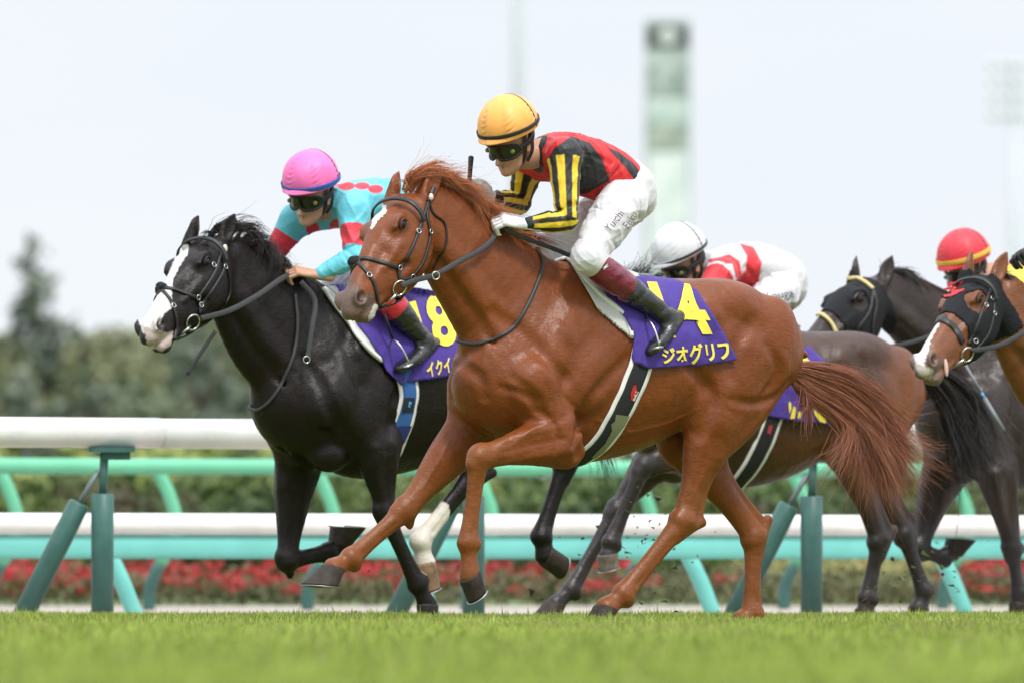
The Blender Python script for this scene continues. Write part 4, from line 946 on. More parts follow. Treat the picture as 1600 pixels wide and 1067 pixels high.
        for j in range(7):   # cloth folds bunching at the elbow and along the forearm
            t = [-.22, -.1, .06, .2, .38, .58, .78][j]; b0 = lerp(a[1], a[0], -t) if t < 0 else lerp(a[1], a[2], t); ax = (a[1] - a[0]) if t < 0 else (a[2] - a[1]); ax /= np.linalg.norm(ax)
            rr = .052 - max(0, t) * .016; w_ = np.cross(ax, nb); st = [[*(b0 + (nb * math.cos(q) + w_ * math.sin(q)) * (rr * aw + .003) + ax * .012 * math.sin(q * 1.5 + j)), .004, .004] for q in np.linspace(j * .9, j * .9 + 2.6, 8)]
            fs.tube(st, k=.012, n=2, sub=True)
    hd = np.random.default_rng(sp.get('seed', 3))
    for _ in range(sp.get('folds', 26)):     # soft folds over the trunk
        i = hd.integers(0, len(T) - 2); t = hd.random(); b0 = lerp(T[i], T[i + 1], t); q = sp['torso'][i]; ang = hd.random() * 6.28; Tt, U, W = frame(T[i + 1] - T[i], (0, 1, 0)); Lf = .05 + .07 * hd.random(); tw = hd.normal(0, .7)
        st = [[*(b0 + Tt * x * Lf + U * math.cos(ang + tw * x) * (q[3] + .006) + W * math.sin(ang + tw * x) * (q[4] + .006)), .006, .006] for x in np.linspace(-1, 1, 7)]
        fs.tube(st, k=.022, n=2, sub=True)
    V, Fq = fs.mesh(smooth=1); V = folds_disp(V, fs.grad(V), .0060, [((1, .3, .9), .055, .8), ((.9, -.5, -.5), .07, .7), ((.2, 1, .6), .045, .5)], sp.get('seed', 3), [(T[0], .15)]); px, py = fr.proj(V); Vm = V.copy(); Vm[:, 1] = np.abs(Vm[:, 1]); mx_, my_ = fr.proj(Vm); col = np.tile(np.array(sp['silk']), (len(V), 1))
    for pl, cc, both in sp.get('silkpoly', []):
        a_, b_ = (mx_, my_) if both else (px, py); m_ = sum(in_poly(a_ + dx, b_ + dy, pl).astype(float) for dx, dy in ((0, 0), (.9, .3), (-.9, -.3), (.3, -.9), (-.3, .9))) / 5
        col = col * (1 - m_[:, None]) + np.array(cc) * m_[:, None]
    for k_ in ('near', 'far'):
        d, ang, up, t = arm_angle(V, A[k_]); arm = (d < .088) & ~(up & (t < sp.get('capt', .08)))
        if sp['sleeve'][0] == 'stripes':
            _, c1, c2, n_ = sp['sleeve']; st = smooth01(.5 + np.sin(((ang + math.pi) / (2 * math.pi) * n_ + .25) * math.pi) * 1.9)[:, None]; cc = np.array(c1) * st + np.array(c2) * (1 - st)
            cuff = (~up & (t > .84))[:, None]; cc = np.where(cuff, c2, cc); col = np.where(arm[:, None], cc, col)
        elif sp['sleeve'][0] == 'band':
            _, c1, c2, t0, t1 = sp['sleeve']; b_ = up & (t > t0) & (t < t1); cc = np.where(b_[:, None], c2, c1); col = np.where(arm[:, None], cc, col)
    dn = np.linalg.norm(V - nk, axis=1); 
    if 'collar' in sp: col[dn < sp.get('cr', .075)] = sp['collar']
    M('silks', V, Fq, pmat('silk_' + sp['name'], (.5, .5, .5), rough=.5, vcol=True, bump=.012, bscale=11, bdetail=3, spec=.4, sheen=.1, ridge=(.045, 4.5, (1, 1, 1.4))), col=col)
    # breeches
    fb = fieldfor([T[0], T[1]] + LG['near'][:2] + LG['far'][:2], .22, .006); t0 = sp['torso'][0]
    fb.tube([[*(T[0] + (T[0] - T[1]) * .22 + np.array([-.01, 0, -.03])), t0[3] * .93, t0[4] * .95], [*T[0], t0[3] * 1.05, t0[4] * 1.06], [*lerp(T[0], T[1], .45), t0[3] * .90, t0[4] * .88]], k=.02)
    for s, k_ in ((1, 'near'), (-1, 'far')):
        q = LG[k_]; fb.ell(q[0] + np.array([-.03, 0, .0]), (.10, .09, .10), k=.04)
        fb.tube([[*q[0], .098, .105], [*lerp(q[0], q[1], .5), .086, .096], [*lerp(q[0], q[1], .85), .070, .078], [*q[1], .058, .064]], k=.03)
        e = lerp(q[1], q[2], .16); fb.tube([[*q[1], .062, .066], [*e, .058, .060]], k=.03)
        dr = q[1] - q[0]; dr /= np.linalg.norm(dr)
        for j in range(16):
            b0 = lerp(q[0], q[1], -.1 + .06 * j + .03 * hd.random()); Tt, U, W = frame(dr, (0, 1, 0)); rr = .100 - .038 * (.052 * j); a0 = hd.random() * 6.28
            st = [[*(b0 + Tt * (.05 * math.sin(x * 1.1 + j)) + (U * math.cos(a0 + x) + W * math.sin(a0 + x)) * (rr + .006)), (.004), .004] for x in np.linspace(0, 1.5, 8)]; fb.tube(st, k=.010, n=2, sub=True)
    V, Fq = fb.mesh(smooth=1); V = folds_disp(V, fb.grad(V), .0085, [((.5, .2, 1), .060, .8), ((1, .4, -.2), .075, .6), ((-.3, 1, .8), .042, .6), ((.9, .0, .9), .034, .4)], sp.get('seed', 3) + 5, [(lerp(LG[k_][1], LG[k_][2], .16), .07) for k_ in ('near', 'far')]); br = M('breeches', V, Fq, pmat('breeches', (.66, .65, .67), rough=.55, bump=.012, bscale=14, bdetail=5, sheen=.1, ridge=(.06, 5.0, (1.2, 1, .8, 0, .6, 0))))
    # boots
    for k_ in ('near', 'far'):
        hip, kn, an = LG[k_][:3]; toe = LG[k_][3]; fo = fieldfor([kn, an, toe], .11, .0045); e = lerp(kn, an, .08); fdn = (toe - an); fdn /= np.linalg.norm(fdn); sd = (an - kn) / np.linalg.norm(an - kn)
        fo.tube([[*e, .058, .060], [*lerp(kn, an, .3), .064, .068], [*lerp(kn, an, .55), .058, .062], [*lerp(kn, an, .8), .047, .050], [*an, .045, .050]], k=.01)
        fo.tube([[*(an - fdn * .045 + sd * .045), .026, .028], [*(an + sd * .04), .036, .040], [*(lerp(an, toe, .6) + sd * .045), .047, .034], [*(toe + sd * .040), .045, .028], [*(toe + fdn * .035 + sd * .04), .030, .020]], k=.025)
        for j in range(9):
            b0 = lerp(kn, an, .45 + .065 * j); Tt, U, W = frame(an - kn, (0, 1, 0)); a0 = hd.random() * 6.28; rr = .062 - .014 * (j / 8)
            fo.tube([[*(b0 + Tt * .012 * math.sin(2 * x) + (U * math.cos(a0 + x) + W * math.sin(a0 + x)) * rr), .004, .004] for x in np.linspace(0, 2.4, 8)], k=.012, n=2, sub=True)
        V, Fq = fo.mesh(smooth=1); t = ((V - kn) @ (an - kn)) / ((an - kn) @ (an - kn)); col = np.where((t < sp.get('bt', .5))[:, None], np.array(sp['boottop']), np.array((.016, .016, .017)))
        if k_ == 'near': nearboot = fo
        M('boot', V, Fq, pmat('boot', (.02, .02, .02), rough=.26, vcol=True, spec=.6, bump=.010, bscale=22, coat=.25, ridge=(.02, 9)), col=col)
    # hands
    for s, k_ in ((1, 'near'), (-1, 'far')):
        h = sp['hands'][k_]; w = A[k_][2]; d = P(*h['to']) - w; nn = np.array(h['n'], float); v, fq = hand_vf(w + d / np.linalg.norm(d) * h.get('in', .01), d, nn, h['side'], sp['glove'], h.get('curl', 1.0), k=h.get('k', 1.15))
        if sp['glove'] == 'black': M('glove', v, fq, pmat('glove_black', (.02, .02, .02), rough=.7))
        elif sp['glove']: M('glove', v, fq, pmat('glove', (.66, .65, .63), rough=.7, bump=.006, bscale=50))
        else: M('hand', v, fq, skin_mat())
    return dict(boot=nearboot, root=root, fs=fs, fb=fb, K=K, org=org, M=M, breeches=br, A=A, head=(f, l, u), c=c)
# ------------------------------------------------------------------ setting
def W(px, py, D): return np.array([(px - 800) * D / F, D, HC + (HORY - py) * D / F])
def plane(name, x0, x1, y0, y1, z, m, kind='structure', nx=2, ny=2, zf=None):
    X, Y = np.meshgrid(np.linspace(x0, x1, nx), np.linspace(y0, y1, ny), indexing='ij'); Zz = np.full(X.shape, z) if zf is None else zf(X, Y)
    o = mesh_obj(name, np.stack([X, Y, Zz], -1).reshape(-1, 3), grid_faces(nx, ny), m); o["kind"] = kind; return o
def two_tone(name, c1, c2, scale, rough=.9, bump=.01):
    m = pmat(name, c1, rough=rough, bump=bump, bscale=scale * 4); t = m.node_tree; b = t.nodes["Principled BSDF"]
    n = t.nodes.new("ShaderNodeTexNoise"); n.inputs['Scale'].default_value = scale; n.inputs['Detail'].default_value = 6; r = t.nodes.new("ShaderNodeValToRGB")
    r.color_ramp.elements[0].position = .38; r.color_ramp.elements[0].color = (*c1, 1); r.color_ramp.elements[1].position = .62; r.color_ramp.elements[1].color = (*c2, 1)
    tcn = t.nodes.new("ShaderNodeTexCoord"); t.links.new(tcn.outputs['Object'], n.inputs['Vector']); t.links.new(n.outputs['Fac'], r.inputs['Fac']); t.links.new(r.outputs['Color'], b.inputs['Base Color']); return m
plane('ground', -460, 460, -30, 540, -.012, two_tone('lawn', (.10, .15, .04), (.15, .2, .06), .5))
turf_m = two_tone('turf_soil', (.10, .14, .02), (.17, .22, .04), 3)
def turf_z(X, Y): return .012 * np.sin(X * 2.1 + 1.7 * np.sin(Y * .9)) * np.sin(Y * 1.3 + X * .7) * .5
plane('turf', -14, 14, 10, 56.4, 0, turf_m, nx=160, ny=400, zf=turf_z)
plane('dirt_track', -60, 60, 56.4, 79.0, -.008, two_tone('dirt', (.34, .29, .25), (.42, .37, .32), 2))

def grass():
    rg = np.random.default_rng(11); N = 400000
    y = np.concatenate([rg.uniform(21.5, 40, N // 6), rg.uniform(40, 53, N // 2), rg.uniform(53, 56.4, N - N // 6 - N // 2)]); N = len(y)
    x = rg.uniform(-1, 1, N) * (.8 + y * 800 / F * 1.2 + .9)
    z = turf_z(x, y); h = .041 * (.5 + .75 * rg.random(N)) * (1 + .35 * np.sin(x * 3.1 + np.sin(y * 2.3)) * np.sin(y * 1.9 + x)); tall = rg.random(N) < .07; h[tall] *= 1.0 + .55 * rg.random(tall.sum())
    h *= np.where(y > 54, .7, 1.0); w = .0027 * (.7 + .8 * rg.random(N)); a = rg.uniform(0, 6.283, N); ca, sa = np.cos(a), np.sin(a); ln = rg.normal(0, .5, N) * h; la = rg.uniform(0, 6.283, N)
    V = np.empty((N, 5, 3), np.float32)
    for i, (t, ww) in enumerate(((0, 1), (.5, .85), (1, .0))):
        cx = x + ln * np.cos(la) * t ** 2; cy = y + ln * np.sin(la) * t ** 2; cz = z + h * t - np.abs(ln) * .3 * t ** 2
        if i < 2:
            V[:, 2 * i] = np.stack([cx - ca * w * ww, cy - sa * w * ww, cz], 1); V[:, 2 * i + 1] = np.stack([cx + ca * w * ww, cy + sa * w * ww, cz], 1)
        else: V[:, 4] = np.stack([cx, cy, cz], 1)
    o = np.arange(N)[:, None] * 5; Fq = np.concatenate([o + [0, 1, 3], o + [0, 3, 2], o + [2, 3, 4]])
    k = rg.random(N) ** 1.4; pat = .5 + .5 * np.sin(x * 1.3 + 2 * np.sin(y * .5)) * np.sin(y * .8 + x * .4); c = np.array([.15, .21, .028]) * (1 - k[:, None]) + np.array([.55, .645, .14]) * k[:, None]; c = c * (.86 + .28 * pat[:, None])
    wear = (np.sin(x * 2.7 + 3 * np.sin(y * .7)) * np.sin(y * 1.1 + 2 * np.sin(x * 1.9)) > .55) & (y > 40); dry = (rg.random(N) < .05) | (wear & (rg.random(N) < .30)); c[dry] = (.38, .33, .15); h[wear] *= .7; C = np.repeat(c, 5, 0); C = C.reshape(N, 5, 3); C[:, :2] *= .5; C = C.reshape(-1, 3)  # lower half of each blade coloured darker, shade painted into the gaps
    m = pmat('grass_blade', (.2, .3, .05), rough=.5, vcol=True, spec=.35); t = m.node_tree; b = t.nodes["Principled BSDF"]; out = t.nodes["Material Output"]
    tr = t.nodes.new("ShaderNodeBsdfTranslucent"); vc = [n for n in t.nodes if n.type == 'VERTEX_COLOR'][0]; ms = t.nodes.new("ShaderNodeMixShader"); ms.inputs[0].default_value = .4
    t.links.new(vc.outputs['Color'], tr.inputs['Color']); t.links.new(b.outputs[0], ms.inputs[1]); t.links.new(tr.outputs[0], ms.inputs[2]); t.links.new(ms.outputs[0], out.inputs['Surface'])
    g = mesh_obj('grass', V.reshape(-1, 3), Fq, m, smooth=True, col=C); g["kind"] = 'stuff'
grass()

# running rails
def rail_D(px, D0, k): return D0 + k * (px - 150)
wht = pmat('white_rail', (.80, .79, .77), rough=.4, spec=.5, var=.10, vscale=5, bump=.002, bscale=30); dgr = pmat('dark_green_steel', (.045, .135, .115), rough=.45, var=.15, vscale=14)
tea = pmat('teal_board', (.17, .56, .50), rough=.5, var=.08, vscale=6); lgr = pmat('light_green_rail', (.14, .50, .30), rough=.5, var=.08, vscale=6); stl = pmat('grey_rod', (.18, .22, .22), rough=.45, metal=.3)
def straight(name, pa, pb, r, m, par, org, n=20, cuts=1, flat=1.0): v, f = tube_vf([lerp(pa, pb, t) for t in np.linspace(0, 1, cuts + 1)], [r] * (cuts + 1), n, ref=(0, 0, 1), flat=flat); return mesh_obj(name, v, f, m, par, org=org)
K1 = .0016
jm = pmat('joint_grey', (.55, .55, .53), rough=.5)
r1 = empty('running_rail', (0, 0, 0), label='tall white tubular inner rail on dark green posts, nearest of the rails behind the horses', cat='rail')
xs = [-2640, -2060, -1480, -900, -330, 250, 830, 1410, 1990, 2600, 3180, 3760]
for a, b in zip(xs[:-1], xs[1:]):
    pa = W(a + 1, 0, rail_D(a, 57, K1)); pb = W(b - 1, 0, rail_D(b, 57, K1)); pa[2] = pb[2] = .93
    if a == 250 or a == 1410: pa[2] = pb[2] = .927
    straight('rail_tube', pa, pb, .0755, wht, r1, None, 28)
    if b < 3700: straight('rail_joint', lerp(pa, pb, .9995), pb + np.array([.006, 0, 0]), .0735, jm, r1, None, 28)
for px in (-2140, -1565, -990, -415, 160, 740, 1268, 1830, 2400, 2980, 3560):
    D = rail_D(px, 57, K1); q = 17778 / D; B = W(px, 0, D); B[2] = 0; e = lambda dx, z, dy=0: B + np.array([dx, dy, z])
    v, f = tube_vf([e(0, -.05), e(0, .62), e(0, .625)], [.057, .057, .05], 20, ref=(1, 0, 0)); po = mesh_obj('post', v, f, dgr, r1)
    v, f = tube_vf([e(.0, .60), e(.01, .83)], [.022, .022], 12, ref=(1, 0, 0)); mesh_obj('post_rod', v, f, dgr, po)
    v, f = merge([box_vf(e(.05, .845), (.23, .13, .025)), box_vf(e(.07, .815), (.14, .05, .04))]); mesh_obj('bracket', v, f, dgr, r1, smooth=False)
    v, f = tube_vf([e(-.43, -.05, .02), e(-.12, .57, .02), e(-.115, .58, .02)], [.054, .054, .045], 20, ref=(1, 0, 0)); br_ = mesh_obj('brace', v, f, dgr, r1)
    v, f = tube_vf([e(-.13, .55, .02), e(-.02, .74, .0)], [.014, .014], 10, ref=(1, 0, 0)); mesh_obj('brace_rod', v, f, stl, br_)
K2 = .0019
r2 = empty('low_rail', (0, 0, 0), label='low white rail with turquoise board beneath it, between the inner rail and the red flowers', cat='rail')
pa, pb = W(-2600, 0, rail_D(-2600, 61.3, K2)), W(3700, 0, rail_D(3700, 61.3, K2)); pa[2] = pb[2] = .488
straight('rail_tube', pa, pb, .058, wht, r2, None, 24, 8)
pa, pb = pa.copy(), pb.copy(); pa[2] = pb[2] = .365; v, f = tube_vf([pa, pb], [(.062, .02)] * 2, 16, ref=(0, 0, 1)); mesh_obj('board', v, f, tea, r2)
for px in (-2100, -1640, -1190, -740, -275, 165, 630, 1070, 1465, 1900, 2340, 2790, 3240):
    D = rail_D(px, 61.3, K2); B = W(px, 0, D); B[2] = 0
    C = cat(np.array([B + [-.02, .03, .37], B + [.03, .03, .30], B + [.10, .03, .15], B + [.17, .03, -.04]]), 4); v, f = tube_vf(C, [.045] * len(C), 16, ref=(0, 1, 0)); mesh_obj('leg', v, f, tea, r2)
r3 = empty('outer_rail', (0, 0, 0), label='light green outer rail on swan-necked posts beyond the low white rail', cat='rail')
K3 = .0019
pa, pb = W(-2600, 0, rail_D(-2600, 71, K3)), W(3700, 0, rail_D(3700, 71, K3)); pa[2] = pb[2] = .885
straight('rail_tube', pa, pb, .050, lgr, r3, None, 20, 8)
for k in range(-11, 15):
    px = 262 + 248 * (k - 1); D = rail_D(px, 71, K3); B = W(px, 0, D); B[2] = 0
    C = cat(np.array([B + [-.10, 0, .88], B + [-.04, 0, .82], B + [.04, 0, .62], B + [.05, 0, .45], B + [-.05, 0, .28]]), 4); v, f = tube_vf(C, [.042] * len(C), 14, ref=(0, 1, 0)); po = mesh_obj('post', v, f, lgr, r3)
    C = cat(np.array([B + [-.05, 0, .28], B + [-.11, 0, .14], B + [-.12, 0, -.03]]), 4); v, f = tube_vf(C, [.040] * len(C), 14, ref=(0, 1, 0)); mesh_obj('post_foot', v, f, dgr, po)

# foliage made of leaf-sized faces
def leaf_cloud(name, blobs, n, size, c1, c2, parent=None, seed=1, gap=.0, org=None, kind=None, mat=None):
    rg = np.random.default_rng(seed); B = np.array([list(b) for b in blobs], float); vol = B[:, 3] * B[:, 4] * B[:, 5]; k = rg.choice(len(B), n, p=vol / vol.sum())
    d = rg.normal(0, 1, (n, 3)); d /= np.linalg.norm(d, axis=1, keepdims=True); r = rg.random(n) ** .42; P = B[k, :3] + d * r[:, None] * B[k, 3:6]
    a = rg.normal(0, 1, (n, 3)); a /= np.linalg.norm(a, axis=1, keepdims=True); b = np.cross(a, rg.normal(0, 1, (n, 3))); b /= np.linalg.norm(b, axis=1, keepdims=True); s = size * (.5 + rg.random(n))[:, None]
    V = np.stack([P - a * s, P - b * s * .6, P + a * s, P + b * s * .6], 1).reshape(-1, 3); Fq = np.arange(4 * n).reshape(n, 4)
    t = np.clip(rg.random(n) * .6 + .4 * (rg.random(len(B))[k]), 0, 1)[:, None]; C = np.array(c1) * (1 - t) + np.array(c2) * t
    o = mesh_obj(name, V, Fq, mat or pmat('foliage', (.08, .12, .04), rough=.7, vcol=True), parent, smooth=False, col=np.repeat(C, 4, 0), org=org)
    if kind: o["kind"] = kind
    return o
rg0 = np.random.default_rng(21)
def row(x0, x1, D, n, hh, rad, dens, c1, c2, name, seed, size, **k):
    bl = []
    for i in range(n):
        x = lerp(x0, x1, (i + rg0.random()) / n); x = (x - 800) * D / F; h = hh * (.75 + .5 * rg0.random()); bl.append((x, D + rg0.uniform(-1, 1) * rad, h * .5, rad * (.7 + .6 * rg0.random()), rad, h * .55))
    return leaf_cloud(name, bl, dens, size, c1, c2, seed=seed, **k)
# flower bed: green-brown stems with red blossom heads, thinner towards a yellow-green mound
fbd = row(-1700, 3200, 81, 200, .24, .55, 52000, (.10, .10, .05), (.17, .17, .07), 'flower_bed', 31, .022); fbd["kind"] = 'stuff'
bl = []
for i in range(2050):
    px = rg0.uniform(-1600, 3100); p = 1.0 if px < 130 else .8 if px < 340 else .38 if px < 700 else .55 if px < 1010 else .12 if px < 1200 else .04 if px < 1470 else .95
    if rg0.random() < p: D = rg0.uniform(80.0, 82); bl.append(((px - 800) * D / F, D, rg0.uniform(.10, .30), .09, .09, .035))
fl_ = leaf_cloud('flower_heads', bl, 44000, .017, (.34, .01, .015), (.56, .03, .04), seed=33, mat=pmat('petals', (.6, .02, .03), rough=.6, vcol=True)); fl_["kind"] = 'stuff'
md = row(1190, 1470, 82, 14, .34, .5, 5000, (.30, .30, .10), (.45, .42, .18), 'ground_cover', 35, .022); md["kind"] = 'stuff'

def shrub(px, D, h, r, c1, c2, seed, label, name='shrub', n=2600, size=.05):
    x = (px - 800) * D / F; root = empty(name, (x, D, 0), label=label, cat='shrub', group='clipped shrubs beyond the outer rail'); rg = np.random.default_rng(seed)
    bl = [(x + rg.uniform(-.5, .5) * r, D + rg.uniform(-.5, .5) * r, h * (.25 + .5 * rg.random()), r * .6, r * .6, h * .3) for _ in range(9)]
    leaf_cloud('foliage', bl, n, size, c1, c2, parent=root, seed=seed, org=(x, D, 0))
    v, f = tube_vf([(x, D, -.02), (x + .02, D, h * .5)], [.05, .02], 8); mesh_obj('stem', v, f, pmat('bark', (.12, .09, .06), rough=.9), root, org=(x, D, 0))
pos = [(-160, 'far left beyond the rails'), (45, 'behind the tall white rail at the left edge'), (215, 'left of the black horse, behind the left green post'), (360, 'just left of the black horse chest'), (545, 'behind the folded foreleg of the black horse'), (700, 'behind the chestnut forelegs'), (905, 'behind the chestnut belly'),
       (1040, 'between the hind legs of the chestnut and the bay forelegs'), (1180, 'behind the chestnut hocks'), (1330, 'under the belly of the dark bay'), (1500, 'behind the right legs of the field'), (1660, 'at the right edge beyond the rails')]
for i, (px, wd) in enumerate(pos):
    dk = i % 3; shrub(px, 96 + (i * 37 % 11), .92 + .12 * (i * 7 % 5) / 4, .72 + .2 * (i * 5 % 4) / 3, [(.035, .06, .018), (.07, .10, .02), (.055, .045, .022)][dk], [(.07, .12, .03), (.13, .18, .04), (.10, .09, .04)][dk], 50 + i, ['dark green', 'mid green', 'brownish green'][dk] + ' rounded shrub ' + wd)
he = row(-1700, 3300, 108, 120, 1.12, 1.0, 44000, (.05, .09, .02), (.10, .15, .035), 'hedge', 71, .08); tag(he, 'long clipped dark green hedge beyond the outer rail', 'hedge')
h2 = row(-1700, 3300, 140, 100, 1.62, 1.6, 32000, (.22, .29, .06), (.36, .40, .12), 'hedge', 72, .11); tag(h2, 'pale yellow-green hedge bank behind the dark hedge', 'hedge')

def tree(px, D, h, cr_, kind, seed, label):
    h *= 1.14 if h < 7 else 1.02; cr_ *= 1.12
    x = (px - 800) * D / F; root = empty('conifer_tree' if kind == 1 else 'broadleaf_tree', (x, D, 0), label=label, cat='tree', group='trees on the horizon'); rg = np.random.default_rng(seed); bl = []
    if kind == 1:
        for i in range(22):
            t = i / 21; r = cr_ * (1 - t) ** .8 + .12; a = rg.uniform(0, 6.28); bl.append((x + math.cos(a) * r * .45, D + math.sin(a) * r * .45, h * (.25 + .75 * t), r * .6, r * .6, h * .045))
    else:
        for i in range(20):
            a = rg.uniform(0, 6.28); q = rg.random() ** .5 * cr_ * .8; z = h * (.30 + .6 * rg.random()); q *= math.sqrt(max(.15, 1 - ((z / h - .5) / .55) ** 2)); bl.append((x + math.cos(a) * q, D + math.sin(a) * q, z, cr_ * .30 * (.7 + .6 * rg.random()), cr_ * .3, h * .11))
    c = [((.12, .155, .09), (.22, .255, .15)), ((.10, .135, .10), (.17, .20, .14)), ((.16, .18, .09), (.27, .28, .15))][kind]  # leaf colours lightened to stand in for distance haze
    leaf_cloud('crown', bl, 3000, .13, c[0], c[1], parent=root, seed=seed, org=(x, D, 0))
    v, f = tube_vf([(x, D, -.1), (x + .1, D, h * .35), (x, D, h * .8)], [.22, .16, .04], 10); tk = mesh_obj('trunk', v, f, pmat('bark', (.12, .09, .06), rough=.9), root, org=(x, D, 0))
    for i in range(5):
        a = rg.uniform(0, 6.28); z0 = h * (.3 + .08 * i); v, f = tube_vf([(x + .05, D, z0), (x + math.cos(a) * cr_ * .5, D + math.sin(a) * cr_ * .5, z0 + h * .15)], [.07, .02], 6); mesh_obj('limb', v, f, MATS['bark'], root, org=(x, D, 0))
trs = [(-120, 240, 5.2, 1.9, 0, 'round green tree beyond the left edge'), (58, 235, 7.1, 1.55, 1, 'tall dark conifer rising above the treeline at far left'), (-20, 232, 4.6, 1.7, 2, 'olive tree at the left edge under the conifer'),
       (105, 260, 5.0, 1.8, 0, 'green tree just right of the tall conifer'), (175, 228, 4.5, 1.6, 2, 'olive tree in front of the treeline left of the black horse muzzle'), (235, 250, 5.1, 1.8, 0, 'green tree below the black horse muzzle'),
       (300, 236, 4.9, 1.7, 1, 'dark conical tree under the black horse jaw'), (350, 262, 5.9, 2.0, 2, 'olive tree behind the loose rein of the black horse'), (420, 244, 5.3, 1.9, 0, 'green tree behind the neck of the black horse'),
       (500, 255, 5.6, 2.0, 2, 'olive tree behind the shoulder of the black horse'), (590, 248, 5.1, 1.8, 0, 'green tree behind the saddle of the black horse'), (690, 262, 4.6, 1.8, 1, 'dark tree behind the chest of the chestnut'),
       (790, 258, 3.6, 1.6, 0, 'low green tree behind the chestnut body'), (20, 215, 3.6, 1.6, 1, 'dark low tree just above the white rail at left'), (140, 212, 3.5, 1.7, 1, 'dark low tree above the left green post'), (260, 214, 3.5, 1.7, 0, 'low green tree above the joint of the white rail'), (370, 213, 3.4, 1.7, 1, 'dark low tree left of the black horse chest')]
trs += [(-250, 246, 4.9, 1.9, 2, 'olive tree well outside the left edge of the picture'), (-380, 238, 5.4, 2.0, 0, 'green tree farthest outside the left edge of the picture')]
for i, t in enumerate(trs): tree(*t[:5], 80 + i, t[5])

# far tower with advertising panels, poles and floodlight mast; colours paled in place of haze
D = 400; q = D / F
tw = empty('tower', (0, 0, 0), label='tall green advertising tower in haze-paled colours with a dark top panel, far background', cat='tower')
x0, x1 = (1008 - 800) * q, (1078 - 800) * q; zt = HC + (890 - 33) * q; cx = (x0 + x1) / 2; wdt = x1 - x0
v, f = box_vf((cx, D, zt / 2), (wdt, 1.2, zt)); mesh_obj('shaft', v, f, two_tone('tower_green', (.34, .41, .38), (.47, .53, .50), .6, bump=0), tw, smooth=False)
zp = lambda y: HC + (890 - y) * q
v, f = box_vf((cx, D - .62, (zp(42) + zp(76)) / 2), (wdt * .94, .04, zp(42) - zp(76))); tp = mesh_obj('panel', v, f, pmat('dark_panel', (.035, .045, .045)), tw, smooth=False)
v, f = sphere_vf((cx, D - .65, zp(59)), (wdt * .25, .02, .26), 20, 10); mesh_obj('emblem', v, f, pmat('pale_emblem', (.6, .64, .62)), tp)
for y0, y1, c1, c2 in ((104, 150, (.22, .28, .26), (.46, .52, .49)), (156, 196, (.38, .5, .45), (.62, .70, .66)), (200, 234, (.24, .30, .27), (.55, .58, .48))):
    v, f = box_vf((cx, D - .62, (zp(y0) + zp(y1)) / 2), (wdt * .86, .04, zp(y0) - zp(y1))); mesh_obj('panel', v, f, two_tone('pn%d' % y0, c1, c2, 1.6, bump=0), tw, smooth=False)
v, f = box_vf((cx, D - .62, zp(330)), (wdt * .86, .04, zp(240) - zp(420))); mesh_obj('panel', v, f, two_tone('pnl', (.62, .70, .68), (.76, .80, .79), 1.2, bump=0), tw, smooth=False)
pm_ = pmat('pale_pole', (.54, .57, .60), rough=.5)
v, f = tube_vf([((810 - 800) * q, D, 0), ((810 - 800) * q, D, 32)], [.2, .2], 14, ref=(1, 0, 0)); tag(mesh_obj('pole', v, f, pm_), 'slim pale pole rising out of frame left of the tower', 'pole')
fm = empty('floodlight_mast', (0, 0, 0), label='pale floodlight mast at the right edge of the picture', cat='mast')
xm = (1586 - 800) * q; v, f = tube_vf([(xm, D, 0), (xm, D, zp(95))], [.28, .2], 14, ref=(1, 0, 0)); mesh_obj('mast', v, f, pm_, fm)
for r_ in range(4):
    v, f = box_vf((xm, D, zp(100 + r_ * 26)), (1.9 - r_ * .12, .08, .06)); cb = mesh_obj('crossbar', v, f, pm_, fm, smooth=False)
    for k in range(5):
        v, f = sphere_vf((xm - .8 + k * .4, D - .15, zp(104 + r_ * 26)), (.17, .12, .17), 14, 8); mesh_obj('lamp', v, f, pmat('lamp_glass', (.62, .64, .66), rough=.2), cb)

YEL = (.80, .55, .03); BLK = (.018, .018, .020); RED = (.62, .018, .022)
Z2 = lambda L: Z(L, 680, 120, 3.5575)
j1 = jockey(fr1, dict(name='orange', label='jockey in orange cap, red and black silks with yellow striped sleeves, riding the chestnut', seed=5,
    torso=[(976, 294, 0, .150, .118), (952, 277, 0, .150, .125), (925, 264, 0, .160, .130), (890, 250, 0, .165, .118), (864, 243, 0, .125, .090), (845, 240, 0, .062, .060)],
    arms=dict(near=[(882, 243, .165), (886, 345, .25), (822, 351, .17)], far=[(826, 258, -.17), (812, 318, -.25), (768, 310, -.15)]),
    legs=dict(near=[(970, 318, .13), (915, 403, .27), (1042, 496, .27), (1012, 534, .30)], far=[(958, 322, -.13), (850, 392, -.27), (960, 500, -.28), (935, 538, -.30)]),
    head=(801, 226, 0), hyaw=47, hpitch=24, hroll=-4, cap=(.93, .43, .10), band=(.02, .02, .02), bandb=91, silk=RED, sleeve=('stripes', YEL, BLK, 12), collar=BLK, cr=.085, glove=True,
    silkpoly=[(Z2([(755, 332), (860, 368), (925, 450), (972, 580), (810, 668), (780, 560), (690, 470), (620, 470), (660, 400)]), BLK, True),
              (Z2([(810, 735), (900, 735), (1000, 695), (1090, 630), (1140, 560), (1120, 700), (980, 800), (800, 780)]), BLK, True),
              (Z2([(955, 395), (1020, 420), (1100, 480), (1150, 545), (1118, 590), (1060, 510)]), BLK, True)],
    boottop=(.16, .008, .030), bt=.52, skin=(.44, .235, .14),
    hands=dict(near=dict(to=(775, 344, .12), n=(0, .6, .9), side=-1, curl=.9), far=dict(to=(742, 300, -.13), n=(.1, .9, -.2), side=-1, curl=1.0))))
stirrup(horse1, fr1, (1000, 440, .26), (1018, 546, .30))
